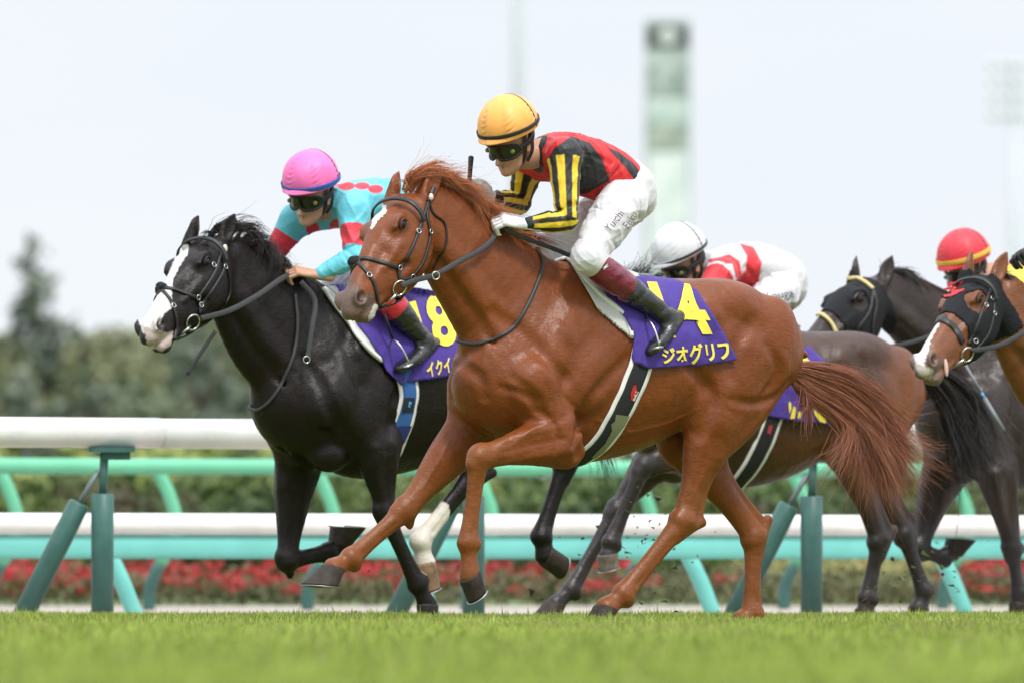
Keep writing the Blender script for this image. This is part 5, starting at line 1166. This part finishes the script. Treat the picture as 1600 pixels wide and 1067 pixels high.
wp = [fr1.P(736, 246, -.12), fr1.P(735, 262, -.12), fr1.P(732, 300, -.12), fr1.P(727, 370, -.115), fr1.P(722, 440, -.11)]
o_ = wp[2]; wr = empty('riding_whip', tuple(fr1.l2w(o_[None])[0]), fr1.rz, label='black riding whip held upright in the gloved hand of the orange capped jockey', cat='whip')
v, f = tube_vf([wp[0] - [0, 0, -.006], wp[0], wp[1], lerp(wp[1], wp[2], .5), wp[2]], [.006, .0125, .0105, .010, .009], 12, ref=(0, 1, .3)); mesh_obj('handle', v, f, pmat('whip_grip', (.02, .02, .024), rough=.6, bump=.002, bscale=200), wr, org=o_)

ink = pmat('ink', (.10, .035, .03), rough=.8)
for tx, q_ in (('Yuichi', [(942, 357), (964, 328), (974, 336), (951, 365)]), ('Fuku', [(970, 352), (984, 330), (993, 336), (980, 358)])):
    px_text('signature', tx, q_, fr1, j1['fb'], .009, ink, j1['breeches'], j1['org'], bold=-.006)
px_decal('boot_emblem', [Z3([(748, 104), (772, 86), (765, 97), (776, 95), (752, 113), (757, 103)])], fr1, j1['boot'], .004, pmat('white_mark', (.7, .7, .7)), j1['root'], j1['org'], 2)
for fr_, fd_, I_, ho_, pt_ in ((fr1, fd1, I1, horse1, (671, 309)),):
    P_, N_, ok_ = fr_.hit(fd_, [pt_[0]], [pt_[1]]); v, f = sphere_vf(P_[0] + N_[0] * .012, (.012, .008, .016), 10, 6); mesh_obj('number_tag', v, f, pmat('tag_white', (.7, .62, .55)), ho_)
# ------------------------------------------------------------------ black horse and its rider
Zb = lambda L: Z(L, 200, 220, 2.668)
Zc = lambda L: Z(L, 360, 540, 2.425)
WH = (.66, .62, .60)
black = dict(name='black', label='near-black racehorse with a broad white blaze, galloping at the left beside the rail', cpx=553, D=53, th=38, dz=-.045, coat=(.0105, .0068, .0058), rough=.44, spec=.26, pw=.3,
    neck=[(522, 592, 0, .17, .34), (472, 545, 0, .14, .32), (422, 500, 0, .115, .29), (380, 450, 0, .09, .222), (350, 412, 0, .08, .162)],
    head=dict(poll=(325, 385, -.01), muz=(219, 512, .20), wg=1.17, open=.016, ears=[((350, 372, .06), (367, 333, .06)), ((300, 366, -.06), (311, 336, -.07))]),
    points=(.012, .011, .012), muzzle=(.03, .025, .025),
    marks=[(Zb([(222, 436), (252, 434), (250, 470), (215, 525), (188, 580), (182, 640), (185, 700), (150, 720), (120, 790), (150, 830), (120, 860), (60, 800), (40, 730), (60, 690), (100, 650), (140, 610), (166, 560), (196, 490)]), WH),
           (Zb([(60, 770), (110, 790), (165, 800), (190, 790), (180, 850), (140, 880), (80, 850)]), (.42, .34, .30))],
    fore=[dict(j=[(508, 610, .17), (588, 695, .19), (601, 800, .18), (652, 912, .16), (668, 946, .16)], toe=(655, 972, .16), heel=(684, 968, .16), hc=(.03, .024, .02), hoofc='_dark'),
          dict(j=[(425, 620, -.15), (466, 715, -.17), (448, 876, -.17), (514, 862, -.15), (529, 851, -.15)], toe=(566, 826, -.15), heel=(518, 822, -.15))],
    hind=[dict(j=[(740, 580, .15), (748, 650, .17), (742, 738, .16), (656, 846, .14), (664, 880, .14)], toe=(658, 928, .14), heel=(686, 915, .14), hc=(.22, .14, .08), hoofc='_light', sock=(.55, (.66, .60, .52))),
          dict(j=[(760, 580, -.14), (850, 650, -.16), (884, 722, -.14), (845, 838, -.13), (852, 866, -.13)], toe=(874, 904, -.13), heel=(880, 864, -.13))],
    grooves=[([(608, 700), (612, 640), (628, 600), (645, 560)], .03, .012, .03), ([(470, 560), (500, 600), (520, 650), (560, 700)], .03, .012, .03), ([(560, 480), (545, 540), (560, 600)], .03, .010, .04)])
fr2, fd2, I2, horse2, body2 = build_horse(black)
bridle(horse2, fr2, fd2, I2, dict(brow=.062, straps=[
    (Zb([(388, 465), (365, 540), (330, 600), (290, 655)]), .014), (Zb([(390, 470), (400, 530), (365, 600), (320, 665), (298, 700)]), .015),
    (Zb([(392, 470), (418, 560), (420, 640), (385, 712)]), .009), (Zb([(140, 615), (190, 620), (285, 655)]), .017), (Zb([(145, 625), (175, 665), (195, 720), (200, 780), (190, 830)]), .015), (Zb([(285, 655), (296, 680), (300, 720)]), .016),
    (Zb([(190, 825), (230, 815), (270, 790)]), .020)], pad=Zb([(135, 620)])[0], buckles=Zb([(288, 652), (185, 690), (400, 528), (300, 686), (352, 520)]), ring=Zb([(262, 755)])[0], rr=.036))
rein(horse2, fr2, [(314, 498, .22), (357, 486, .20), (399, 464, .17), (438, 437, .14), (452, 430, .13)], .026)
rein(horse2, fr2, [(337, 517, .10), (316, 548, .08), (292, 585, .07)], .018, name='rein_end')
rein(horse2, fr2, [(470, 440, .16), (492, 470, .20), (487, 515, .22), (480, 562, .23)], .024, name='rein_end')
v, f = torus_vf(fr2.P(479, 562, .235), (0.3, 1, 0), .016, .003); mesh_obj('buckle', v, f, MATS['bit_metal'], horse2)
v, f = px_strap(fr2, fd2, [(460, 460), (464, 505), (459, 550), (442, 596), (422, 627), (400, 641), (386, 626), (383, 608)], .016, .011, off=.005); mesh_obj('breast_strap', v, f, MATS['rubber_strap'], horse2)
closed_cloth(horse2, fr2, fd2, dict(cloth=[[(522, 450), (560, 452), (620, 450), (690, 462), (730, 575), (700, 588), (640, 597), (622, 602), (600, 580), (588, 555), (548, 495)]],
    pad=[[(500, 452), (560, 446), (620, 450), (640, 560), (592, 562), (560, 528), (530, 490)]], pad_edge=[(502, 452), (520, 476), (545, 508), (572, 545), (594, 564)],
    text=[('18', [(632, 478), (692, 466), (713, 540), (655, 552)], .035), ('イクイ', [(660, 568), (697, 559), (701, 582), (664, 590)], .03)],
    girth=[(626, 560), (638, 606), (636, 635), (626, 668), (608, 713), (590, 735)], fdg=I2['fdt'], gw=.075, gname='blue', gcol=(.03, .12, .36), gdecal=[(Zc([(648, 195), (692, 195), (688, 250), (642, 250)]), (.01, .012, .03)), (Zc([(668, 208), (680, 212), (674, 232), (663, 226)]), (.05, .45, .70)), (Zc([(630, 300), (682, 300), (655, 360), (590, 430), (600, 380)]), (.02, .03, .16))]))
saddle_obj(horse2, fr2, dict(front=(578, 455, 0), back=(668, 470, 0)))
hair_bk = pmat('hair_black', (.02, .018, .018), rough=.38, vcol=True)
mg2 = gd(fr2, [(322, 372, 0), (338, 350, .02), (362, 344, .05), (385, 352, .07)], [(345, 372, .01), (365, 352, .03), (392, 350, .06), (408, 372, .08)], [(362, 384, .02), (385, 362, .05), (410, 366, .08), (418, 396, .10)], [(380, 402, .02), (402, 376, .05), (424, 386, .08), (424, 420, .10)],
    [(398, 420, .02), (420, 396, .05), (440, 410, .08), (440, 436, .10)], [(420, 436, .02), (442, 416, .05), (458, 430, .08), (455, 455, .10)], [(448, 446, .02), (466, 432, .05), (480, 445, .08), (478, 470, .10)], [(480, 452, .02), (494, 446, .04), (505, 462, .08), (500, 490, .10)])
strands('mane', mg2, 900, .018, .0018, horse2, [(.05, .035, .03), (.012, .010, .011)], hair_bk, None, seed=13, curl=.016)
strands('forelock', gd(fr2, [(330, 366, 0), (322, 362, .02), (312, 368, .04), (300, 378, .06)], [(340, 362, 0), (350, 350, .02), (372, 346, .04), (396, 352, .06)]), 160, .012, .0015, horse2, [(.05, .04, .035), (.012, .010, .011)], hair_bk, None, seed=14, curl=.012)
strands('tail', gd(fr2, [(840, 560, 0), (900, 580, 0), (960, 640, 0), (1000, 730, 0)], [(840, 570, .02), (890, 620, .02), (930, 700, .02), (950, 790, .02)]), 300, .03, .002, horse2, [(.05, .04, .035), (.012, .010, .011)], hair_bk, None, seed=15, curl=.02)
CY = (.13, .52, .62); RD2 = (.66, .03, .05)
circ = lambda x, y, rx, ry: [(x + rx * math.cos(t), y + ry * math.sin(t)) for t in np.linspace(0, 6.283, 17)[:-1]]
j2 = jockey(fr2, dict(name='pink', label='jockey in pink cap and turquoise silks with red spots and armbands, riding the black horse', seed=8, beard=.25,
    torso=[(668, 352, 0, .150, .118), (640, 332, 0, .155, .125), (605, 322, 0, .165, .130), (568, 318, 0, .165, .115), (540, 318, 0, .125, .088), (518, 318, 0, .062, .060)],
    arms=dict(near=[(553, 330, .17), (553, 402, .25), (497, 430, .17)], far=[(462, 344, -.17), (424, 402, -.25), (432, 446, -.10)]),
    legs=dict(near=[(655, 378, .13), (592, 452, .26), (662, 532, .26), (622, 562, .29)], far=[(650, 380, -.13), (525, 440, -.26), (600, 540, -.27), (565, 570, -.29)]),
    head=(489, 308, 0), hyaw=54, hpitch=20, hroll=-6, cap=(.90, .17, .46), band=(.02, .09, .36), bandb=95, bandw=.022, silk=CY, sleeve=('band', CY, RD2, .38, .82), collar=CY, cr=.03, glove=False,
    silkpoly=[(circ(489, 360, 11, 13), RD2, False), (circ(526, 356, 12, 14), RD2, False), (circ(541, 291, 14, 7), RD2, True), (circ(566, 291, 12, 6), RD2, True), (circ(587, 296, 12, 7), RD2, True), (circ(600, 345, 14, 12), RD2, True), (circ(570, 372, 12, 8), RD2, True)],
    boottop=(.55, .02, .04), bt=.40, skin=(.56, .33, .24),
    hands=dict(near=dict(to=(458, 424, .12), n=(0, .55, .9), side=-1, curl=.75, k=1.15), far=dict(to=(440, 470, -.03), n=(.2, -.8, .5), side=1, curl=.9))))
stirrup(horse2, fr2, (600, 490, .28), (628, 572, .29))

# ------------------------------------------------------------------ dark bay behind the chestnut, white-capped rider
Zd = lambda L: Z(L, 1000, 320, 2.425)
bay = dict(name='bay', label='dark bay racehorse with reddish buttocks, half hidden behind the chestnut tail', cpx=1126, D=55.6, th=35, S=.95, dz=-.10, coat=(.060, .027, .016), rough=.42, points=(.020, .017, .017), pw=.9, h=.009,
    coat2=(.23, .075, .026), tan=[((-1.08, .0, 1.12), (.26, .5, .36), .95), ((-.55, 0, .88), (.40, .4, .20), .5)],
    neck=[(1098, 600, 0, .16, .30), (1050, 560, 0, .13, .26), (1000, 520, 0, .10, .20), (960, 490, 0, .08, .16), (930, 465, 0, .07, .13)],
    head=dict(poll=(915, 462, -.01), muz=(815, 590, .18), wg=1.1, ears=[((935, 455, .06), (950, 425, .06)), ((890, 452, -.06), (895, 425, -.07))]),
    fore=[dict(j=[(1085, 620, .16), (1090, 700, .18), (1005, 728, .18), (954, 848, .16), (950, 868, .16)], toe=(938, 893, .16), heel=(966, 884, .16), hc=(.16, .13, .10), hoofc='_tan'),
          dict(j=[(1020, 630, -.15), (1040, 700, -.17), (962, 798, -.16), (892, 922, -.15), (868, 944, -.15)], toe=(836, 960, -.15), heel=(876, 964, -.15))],
    hind=[dict(j=[(1330, 600, .15), (1322, 700, .16), (1374, 842, .14), (1355, 935, .13), (1352, 955, .13)], toe=(1335, 972, .13), heel=(1366, 972, .13)),
          dict(j=[(1300, 600, -.14), (1350, 720, -.16), (1412, 832, -.13), (1444, 925, -.12), (1436, 950, -.12)], toe=(1420, 966, -.12), heel=(1450, 966, -.12))])
fr3, fd3, I3, horse3, body3 = build_horse(bay)
closed_cloth(horse3, fr3, fd3, dict(cloth=[Zd([(420, 530), (640, 548), (690, 600), (745, 832), (560, 815), (470, 800), (430, 640)])], text=[],
    girth=Zd([(545, 690), (505, 800), (468, 900), (420, 990), (372, 1050), (340, 1085)]), fdg=I3['fdt'], gw=.075, gname='black', gcol=(.015, .015, .016), gdecal=[(Zd([(480, 835), (498, 830), (488, 866), (474, 860)]), (.45, .04, .05))]))
Zf = lambda L: Z(L, 1190, 520, 5.6)
for q in ([(250, 195), (300, 190), (350, 215), (400, 270), (420, 320), (370, 305), (320, 265), (285, 240)], [(212, 600), (235, 610), (238, 670), (220, 700)], [(255, 640), (275, 650), (268, 740), (225, 745)], [(292, 680), (325, 680), (320, 735), (290, 740)],
    [(425, 650), (470, 670), (500, 705), (545, 735), (530, 778), (480, 765), (440, 710)], [(615, 760), (635, 765), (645, 790), (630, 795)]):
    px_decal('lettering', [Zf(q)], fr3, fd3, .0262, MATS['yellow_print'], horse3, None, 3)
saddle_obj(horse3, fr3, dict(front=(1150, 500, 0), back=(1235, 510, 0)))
strands('tail', [tg(fr3, [(1040, 590), (1120, 610), (1220, 680), (1290, 780), (1320, 900), (1330, 1010)]), tg(fr3, [(1045, 610), (1110, 650), (1180, 740), (1230, 850), (1260, 960), (1300, 1060)]), tg(fr3, [(1045, 620), (1095, 690), (1140, 780), (1170, 880), (1190, 960), (1200, 1020)])],
    900, .035, .0024, horse3, [(.045, .034, .03), (.012, .011, .012)], hair_bk, None, seed=23, curl=.02)
strands('mane', gd(fr3, [(930, 455, .0), (950, 435, .03), (975, 440, .06)], [(965, 475, 0), (985, 440, .03), (1005, 425, .05)], [(1000, 490, 0), (1010, 445, .03), (1030, 435, .05)]), 700, .022, .0032, horse3, [(.05, .04, .035), (.012, .010, .011)], hair_bk, None, seed=24, curl=.015, seg=8)
WHT = (.66, .65, .67); RD3 = (.66, .03, .04)
j3 = jockey(fr3, dict(name='white', label='jockey in white cap and white silks with red bands, bent low behind the chestnut hindquarters', seed=9, folds=14,
    torso=[(1215, 436, 0, .150, .125), (1192, 424, 0, .155, .130), (1165, 418, 0, .165, .125), (1138, 418, 0, .160, .105), (1118, 420, 0, .115, .080), (1102, 424, 0, .060, .060)],
    arms=dict(near=[(1128, 428, .17), (1098, 462, .25), (1040, 470, .16)], far=[(1060, 440, -.17), (1030, 470, -.22), (1000, 480, -.12)]),
    legs=dict(near=[(1212, 458, .13), (1150, 525, .24), (1195, 585, .26), (1165, 612, .28)], far=[(1205, 458, -.13), (1100, 530, -.25), (1180, 600, -.26), (1150, 636, -.28)]),
    head=(1071, 417, 0), hyaw=36, hpitch=26, cap=(.68, .68, .70), band=(.02, .02, .02), bandb=96, bandw=.014, silk=WHT, sleeve=('band', WHT, RD3, .15, .75), collar=WHT, cr=.03, glove=True,
    silkpoly=[(Zd([(375, 145), (430, 160), (462, 220), (450, 290), (410, 342), (352, 300), (400, 250), (405, 195)]), RD3, True), (Zd([(255, 210), (340, 188), (378, 215), (386, 265), (365, 285), (350, 225), (270, 228)]), RD3, True)],
    boottop=(.02, .02, .02), skin=(.47, .24, .15), hands=dict(near=dict(to=(1000, 476, .12), n=(0, .5, .9), side=-1), far=dict(to=(970, 486, -.1), n=(0, -.5, .9), side=1))))

# ------------------------------------------------------------------ hooded horses on the right
Z5 = lambda L: Z(L, 1260, 340, 3.812)
def hood(root, I, fd, body, s1, holes=.040, name='hood'):
    me = body.data; n = len(me.vertices); V = np.empty(n * 3, np.float32); me.vertices.foreach_get("co", V); V = V.reshape(-1, 3).astype(float); q = V - I['H'](0, 0, 0)
    s = q @ I['es'] / I['g']; d = q @ I['ed'] / I['wg']; l = q @ I['el'] / I['wg']; m = (s > -.01) & (s < s1 + .25 * np.maximum(0, -d - .02)) & (np.abs(l) < .13) & (d > -.24) & (d < .085)
    for sg in (-1, 1): m &= (((s - .182) / 1.1) ** 2 + (d - .004) ** 2 > holes ** 2) | (l * sg < 0.03)
    e = np.empty(len(me.polygons) * 4, np.int32); me.polygons.foreach_get("vertices", e); Q = e.reshape(-1, 4); Q = Q[m[Q].all(1)]; used = np.unique(Q); mp_ = np.zeros(n, int); mp_[used] = np.arange(len(used))
    P = V[used] + fd.grad(V[used]) * .006; o = mesh_obj(name, P, mp_[Q], pmat('hood_cloth', (.010, .0105, .012), rough=.8, spec=.3, bump=.004, bscale=60), root); return sol(o, .004)
dark4 = dict(name='dark_brown', label='dark brown racehorse in a black hood with pale yellow browband and noseband', cpx=1572, D=57.3, th=35, S=.95, dz=-.09, coat=(.028, .017, .013), rough=.38, points=(.016, .014, .014), h=.009,
    neck=[(1545, 590, 0, .16, .30), (1500, 548, 0, .13, .26), (1452, 510, 0, .10, .21), (1412, 478, 0, .085, .17), (1378, 460, 0, .075, .13)],
    head=dict(poll=(1351, 448, -.01), muz=(1240, 548, .18), wg=1.15, ears=[((1381, 436, .06), (1394, 398, .06)), ((1335, 432, -.06), (1339, 399, -.07))]),
    fore=[dict(j=[(1530, 620, .16), (1556, 735, .18), (1582, 858, .17), (1592, 928, .16), (1592, 944, .16)], toe=(1578, 966, .16), heel=(1606, 966, .16)),
          dict(j=[(1468, 620, -.15), (1472, 740, -.17), (1436, 858, -.16), (1476, 872, -.15), (1488, 863, -.15)], toe=(1520, 846, -.15), heel=(1480, 840, -.15))],
    hind=[dict(j=[(1780, 600, .15), (1740, 700, .16), (1770, 830, .14), (1720, 930, .13), (1705, 950, .13)], toe=(1690, 968, .13), heel=(1722, 968, .13)),
          dict(j=[(1760, 600, -.14), (1770, 720, -.16), (1830, 832, -.13), (1850, 930, -.12), (1840, 950, -.12)], toe=(1825, 966, -.12), heel=(1855, 966, -.12))])
fr4, fd4, I4, horse4, body4 = build_horse(dark4); hood(horse4, I4, fd4, body4, .33)
ylm = pmat('yellow_band', (.62, .50, .22), rough=.7)
for pl, nm in ((Z5([(225, 372), (290, 366), (345, 392), (392, 432)]), 'browband'), (Z5([(65, 592), (95, 585), (140, 630), (182, 700)]), 'noseband')):
    v, f = px_strap(fr4, fd4, pl, .020, .010, off=.010); mesh_obj(nm, v, f, ylm, horse4)
for pl in ([(395, 440), (410, 520), (390, 620), (380, 740)], [(392, 435), (370, 560), (300, 660), (270, 715)]):
    v, f = px_strap(fr4, fd4, Z5(pl), .014, .007, off=.010); mesh_obj('bridle_strap', v, f, MATS['black_leather'], horse4)
v, f = torus_vf(fr4.P(1362, 543, .20), (.3, 1, 0), .028, .005); mesh_obj('bit_ring', v, f, MATS['bit_metal'], horse4)
rein(horse4, fr4, [(1366, 543, .20), (1400, 540, .18), (1445, 528, .16), (1490, 505, .14)], .022)
strands('mane', gd(fr4, [(1365, 440, 0), (1380, 425, .03), (1400, 420, .05)], [(1385, 445, 0), (1405, 420, .03), (1428, 436, .06)], [(1405, 455, 0), (1425, 430, .03), (1440, 465, .06)], [(1430, 475, 0), (1448, 455, .03), (1465, 490, .06)], [(1465, 495, 0), (1480, 480, .03), (1500, 510, .06)]), 500, .014, .002, horse4, [(.05, .04, .04), (.012, .010, .011)], hair_bk, None, seed=33, curl=.012, seg=9)
RD4 = (.66, .03, .035); YL4 = (.85, .62, .06)
j4 = jockey(fr4, dict(name='red', label='jockey in red cap with yellow band, behind the ears of the bay', seed=12, folds=8,
    torso=[(1665, 478, 0, .150, .125), (1640, 464, 0, .155, .130), (1608, 452, 0, .165, .125), (1580, 444, 0, .160, .105), (1560, 436, 0, .115, .080), (1542, 432, 0, .060, .060)],
    arms=dict(near=[(1585, 452, .17), (1625, 500, .25), (1590, 520, .16)], far=[(1515, 456, -.17), (1500, 510, -.22), (1485, 520, -.12)]),
    legs=dict(near=[(1680, 500, .13), (1665, 570, .25), (1720, 630, .26), (1690, 660, .28)], far=[(1655, 500, -.13), (1560, 560, -.25), (1640, 630, -.26), (1610, 660, -.28)]),
    head=(1512, 426, 0), hyaw=44, hpitch=20, cap=(.70, .03, .05), band=(.75, .45, .05), bandb=88, bandw=.024, silk=RD4, sleeve=('stripes', YL4, RD4, 4), collar=YL4, cr=.07, glove=True,
    silkpoly=[([(1560, 425), (1600, 400), (1612, 420), (1590, 470), (1565, 460)], YL4, True), ([(1640, 430), (1670, 430), (1680, 500), (1640, 500)], YL4, True)],
    boottop=(.02, .02, .02), skin=(.47, .24, .15), hands=dict(near=dict(to=(1550, 515, .12), n=(0, .5, .9), side=-1), far=dict(to=(1455, 522, -.1), n=(0, -.5, .9), side=1))))
bay5 = dict(name='bright_bay', label='bright bay racehorse in a black hood with a red emblem, tongue showing', cpx=1766, D=54, th=38, dz=-.05, coat=(.17, .055, .018), rough=.38, points=(.02, .016, .015), h=.009,
    neck=[(1735, 640, 0, .17, .33), (1685, 605, 0, .14, .29), (1636, 565, 0, .115, .25), (1594, 510, 0, .09, .19), (1562, 466, 0, .08, .14)],
    head=dict(poll=(1532, 444, -.01), muz=(1430, 566, .20), wg=1.10, open=.012, ears=[((1556, 436, .06), (1573, 391, .06)), ((1511, 426, -.06), (1520, 390, -.07))]),
    muzzle=(.16, .12, .10), marks=[(Z5([(770, 585), (805, 580), (790, 640), (740, 730), (715, 830), (700, 880), (650, 870), (640, 800), (680, 740), (735, 640)]), WH), (Z5([(640, 870), (700, 880), (760, 900), (740, 975), (680, 940)]), (.40, .36, .30))],
    fore=[dict(j=[(1722, 620, .17), (1790, 700, .19), (1720, 760, .18), (1700, 880, .16), (1702, 920, .16)], toe=(1690, 960, .16), heel=(1720, 955, .16)), dict(j=[(1640, 640, -.15), (1670, 710, -.17), (1660, 830, -.17), (1650, 925, -.15), (1645, 945, -.15)], toe=(1630, 968, -.15), heel=(1662, 968, -.15))],
    hind=[dict(j=[(1960, 580, .15), (1950, 680, .17), (1960, 820, .16), (1900, 930, .14), (1880, 950, .14)], toe=(1862, 970, .14), heel=(1895, 970, .14)), dict(j=[(1960, 580, -.14), (1970, 680, -.16), (2020, 820, -.14), (2040, 930, -.13), (2030, 950, -.13)], toe=(2015, 968, -.13), heel=(2045, 968, -.13))])
fr5, fd5, I5, horse5, body5 = build_horse(bay5); hood(horse5, I5, fd5, body5, .31, .046)
emb = pmat('red_embroidery', (.60, .02, .03), rough=.6)
for pl in ([(838, 425), (870, 385), (885, 390), (862, 425)], [(850, 398), (935, 378), (938, 390), (855, 412)], [(880, 420), (930, 395), (934, 404), (886, 434)], [(822, 432), (900, 418), (905, 430), (826, 444)], [(858, 440), (905, 440), (942, 432), (940, 444), (900, 458), (860, 452)], [(822, 470), (870, 462), (905, 448), (910, 458), (872, 476), (826, 482)], [(880, 405), (892, 400), (880, 470), (868, 466)]):
    px_decal('hood_emblem', [Z5(pl)], fr5, fd5, .0085, emb, horse5, None, 2)
bridle(horse5, fr5, fd5, I5, dict(brow=.075, straps=[(Z5([(730, 645), (762, 610), (810, 610), (880, 655), (930, 745)]), .034), (Z5([(1100, 420), (1060, 520), (1010, 650), (960, 760)]), .015), (Z5([(1115, 430), (1115, 560), (1080, 700), (1000, 790)]), .015), (Z5([(870, 905), (930, 890), (980, 850)]), .018)],
    buckles=Z5([(1063, 525), (1100, 486), (1112, 572), (1003, 738)]), ring=Z5([(945, 812)])[0], rr=.034))
rein(horse5, fr5, [(1520, 548, .22), (1560, 540, .20), (1600, 520, .17), (1650, 490, .14), (1690, 465, .13)], .024)
tg_ = fr5.P(*Z5([(832, 893)])[0], .20); v, f = sphere_vf(tg_, (.013, .008, .042), 16, 10, R=[(1, .2, 0), (-.2, 1, 0), (.1, 0, 1)]); mesh_obj('tongue', v, f, pmat('tongue', (.72, .48, .42), rough=.35), horse5)
strands('mane', gd(fr5, [(1545, 430, 0), (1562, 418, .03), (1578, 420, .05)], [(1568, 442, 0), (1585, 440, .03), (1595, 465, .06)], [(1600, 475, 0), (1612, 470, .03), (1625, 495, .06)], [(1645, 515, 0), (1658, 510, .03), (1668, 535, .06)]), 300, .012, .002, horse5, [(.04, .03, .03), (.012, .010, .011)], hair_bk, None, seed=43, curl=.01, seg=9)
j5 = jockey(fr5, dict(name='black', label='jockey at the right edge, only a black sleeve in view above the bay neck', seed=14, folds=6,
    torso=[(1875, 345, 0, .150, .118), (1848, 330, 0, .155, .125), (1815, 318, 0, .165, .130), (1780, 310, 0, .165, .115), (1752, 306, 0, .125, .088), (1730, 304, 0, .062, .060)],
    arms=dict(near=[(1765, 330, .17), (1768, 410, .25), (1712, 425, .17)], far=[(1680, 345, -.17), (1640, 420, -.24), (1615, 405, -.12)]),
    legs=dict(near=[(1865, 385, .13), (1800, 455, .26), (1875, 540, .26), (1835, 565, .29)], far=[(1860, 385, -.13), (1740, 455, -.26), (1810, 545, -.27), (1775, 575, -.29)]),
    head=(1702, 292, 0), hyaw=46, hpitch=20, cap=(.05, .10, .40), band=(.7, .7, .7), silk=(.02, .02, .022), sleeve=('band', (.02, .02, .022), (.03, .03, .03), .5, .6), glove='black', boottop=(.02, .02, .02),
    hands=dict(near=dict(to=(1672, 420, .12), n=(0, .5, .9), side=-1), far=dict(to=(1592, 398, -.1), n=(0, -.5, .9), side=1))))
sw = [W(1506, 566, 55.6), W(1538, 618, 55.6), W(1568, 672, 55.5)]; wq = empty('riding_whip', tuple(sw[0]), 0, label='thin grey riding whip with a blue collar pointing down beside the bay chin', cat='whip')
v, f = tube_vf([sw[0], lerp(sw[0], sw[2], .45)], [.007, .006], 8, ref=(0, 1, 0)); mesh_obj('shaft', v, f, pmat('whip_grey', (.20, .21, .23), rough=.5), wq, org=sw[0])
v, f = tube_vf([lerp(sw[0], sw[2], .45), lerp(sw[0], sw[2], .52)], [.0075, .0075], 8, ref=(0, 1, 0)); mesh_obj('collar', v, f, pmat('whip_blue', (.10, .30, .60), rough=.5), wq, org=sw[0])
v, f = tube_vf([lerp(sw[0], sw[2], .52), sw[2]], [.010, .011], 8, ref=(0, 1, 0)); mesh_obj('flap', v, f, MATS['whip_grey'], wq, org=sw[0])
# turf kicked up by the hooves
rg9 = np.random.default_rng(5); V = []; Fq = []
for i in range(190):
    c_ = rg9.random()
    if c_ < .45: p = W(rg9.normal(985, 55), rg9.normal(830, 55), rg9.uniform(51.5, 55))
    elif c_ < .7: p = W(rg9.normal(1440, 45), rg9.normal(900, 35), rg9.uniform(54, 57))
    elif c_ < .85: p = W(rg9.normal(1020, 40), rg9.normal(915, 30), rg9.uniform(50.5, 52))
    else: p = W(rg9.uniform(500, 1500), rg9.normal(920, 25), rg9.uniform(50.5, 56))
    p[2] = max(p[2], .01); s = rg9.uniform(.002, .009) * (1.9 if rg9.random() < .10 else 1); A = rg9.normal(0, 1, (5, 3)); b = len(V); V += [p + A[k] * s * np.array([1.2, 1, .8]) for k in range(5)]; Fq += [(b, b + 1, b + 2), (b, b + 2, b + 3), (b, b + 3, b + 4), (b + 1, b + 2, b + 4), (b, b + 1, b + 4), (b + 2, b + 3, b + 4)]
cc_ = np.repeat(np.where((rg9.random(190) < .4)[:, None], (.07, .10, .02), (.06, .042, .025)), 5, 0)
fo_ = mesh_obj('flying_turf', np.array(V), Fq, pmat('clod', (.1, .1, .05), rough=.9, vcol=True), smooth=False, col=cc_); fo_["kind"] = 'stuff'

P_, N_, ok_ = fr2.hit(fd2, [349], [391]); v, f = sphere_vf(P_[0] + N_[0] * .012, (.014, .008, .020), 10, 6); mesh_obj('number_tag', v, f, MATS['tag_white'], horse2)
px_text('signature', 'Kouga', [(1192, 460), (1236, 452), (1240, 468), (1194, 474)], fr3, j3['fb'], .009, pmat('ink_black', (.03, .03, .035), rough=.8), j3['breeches'], j3['org'], bold=-.004)
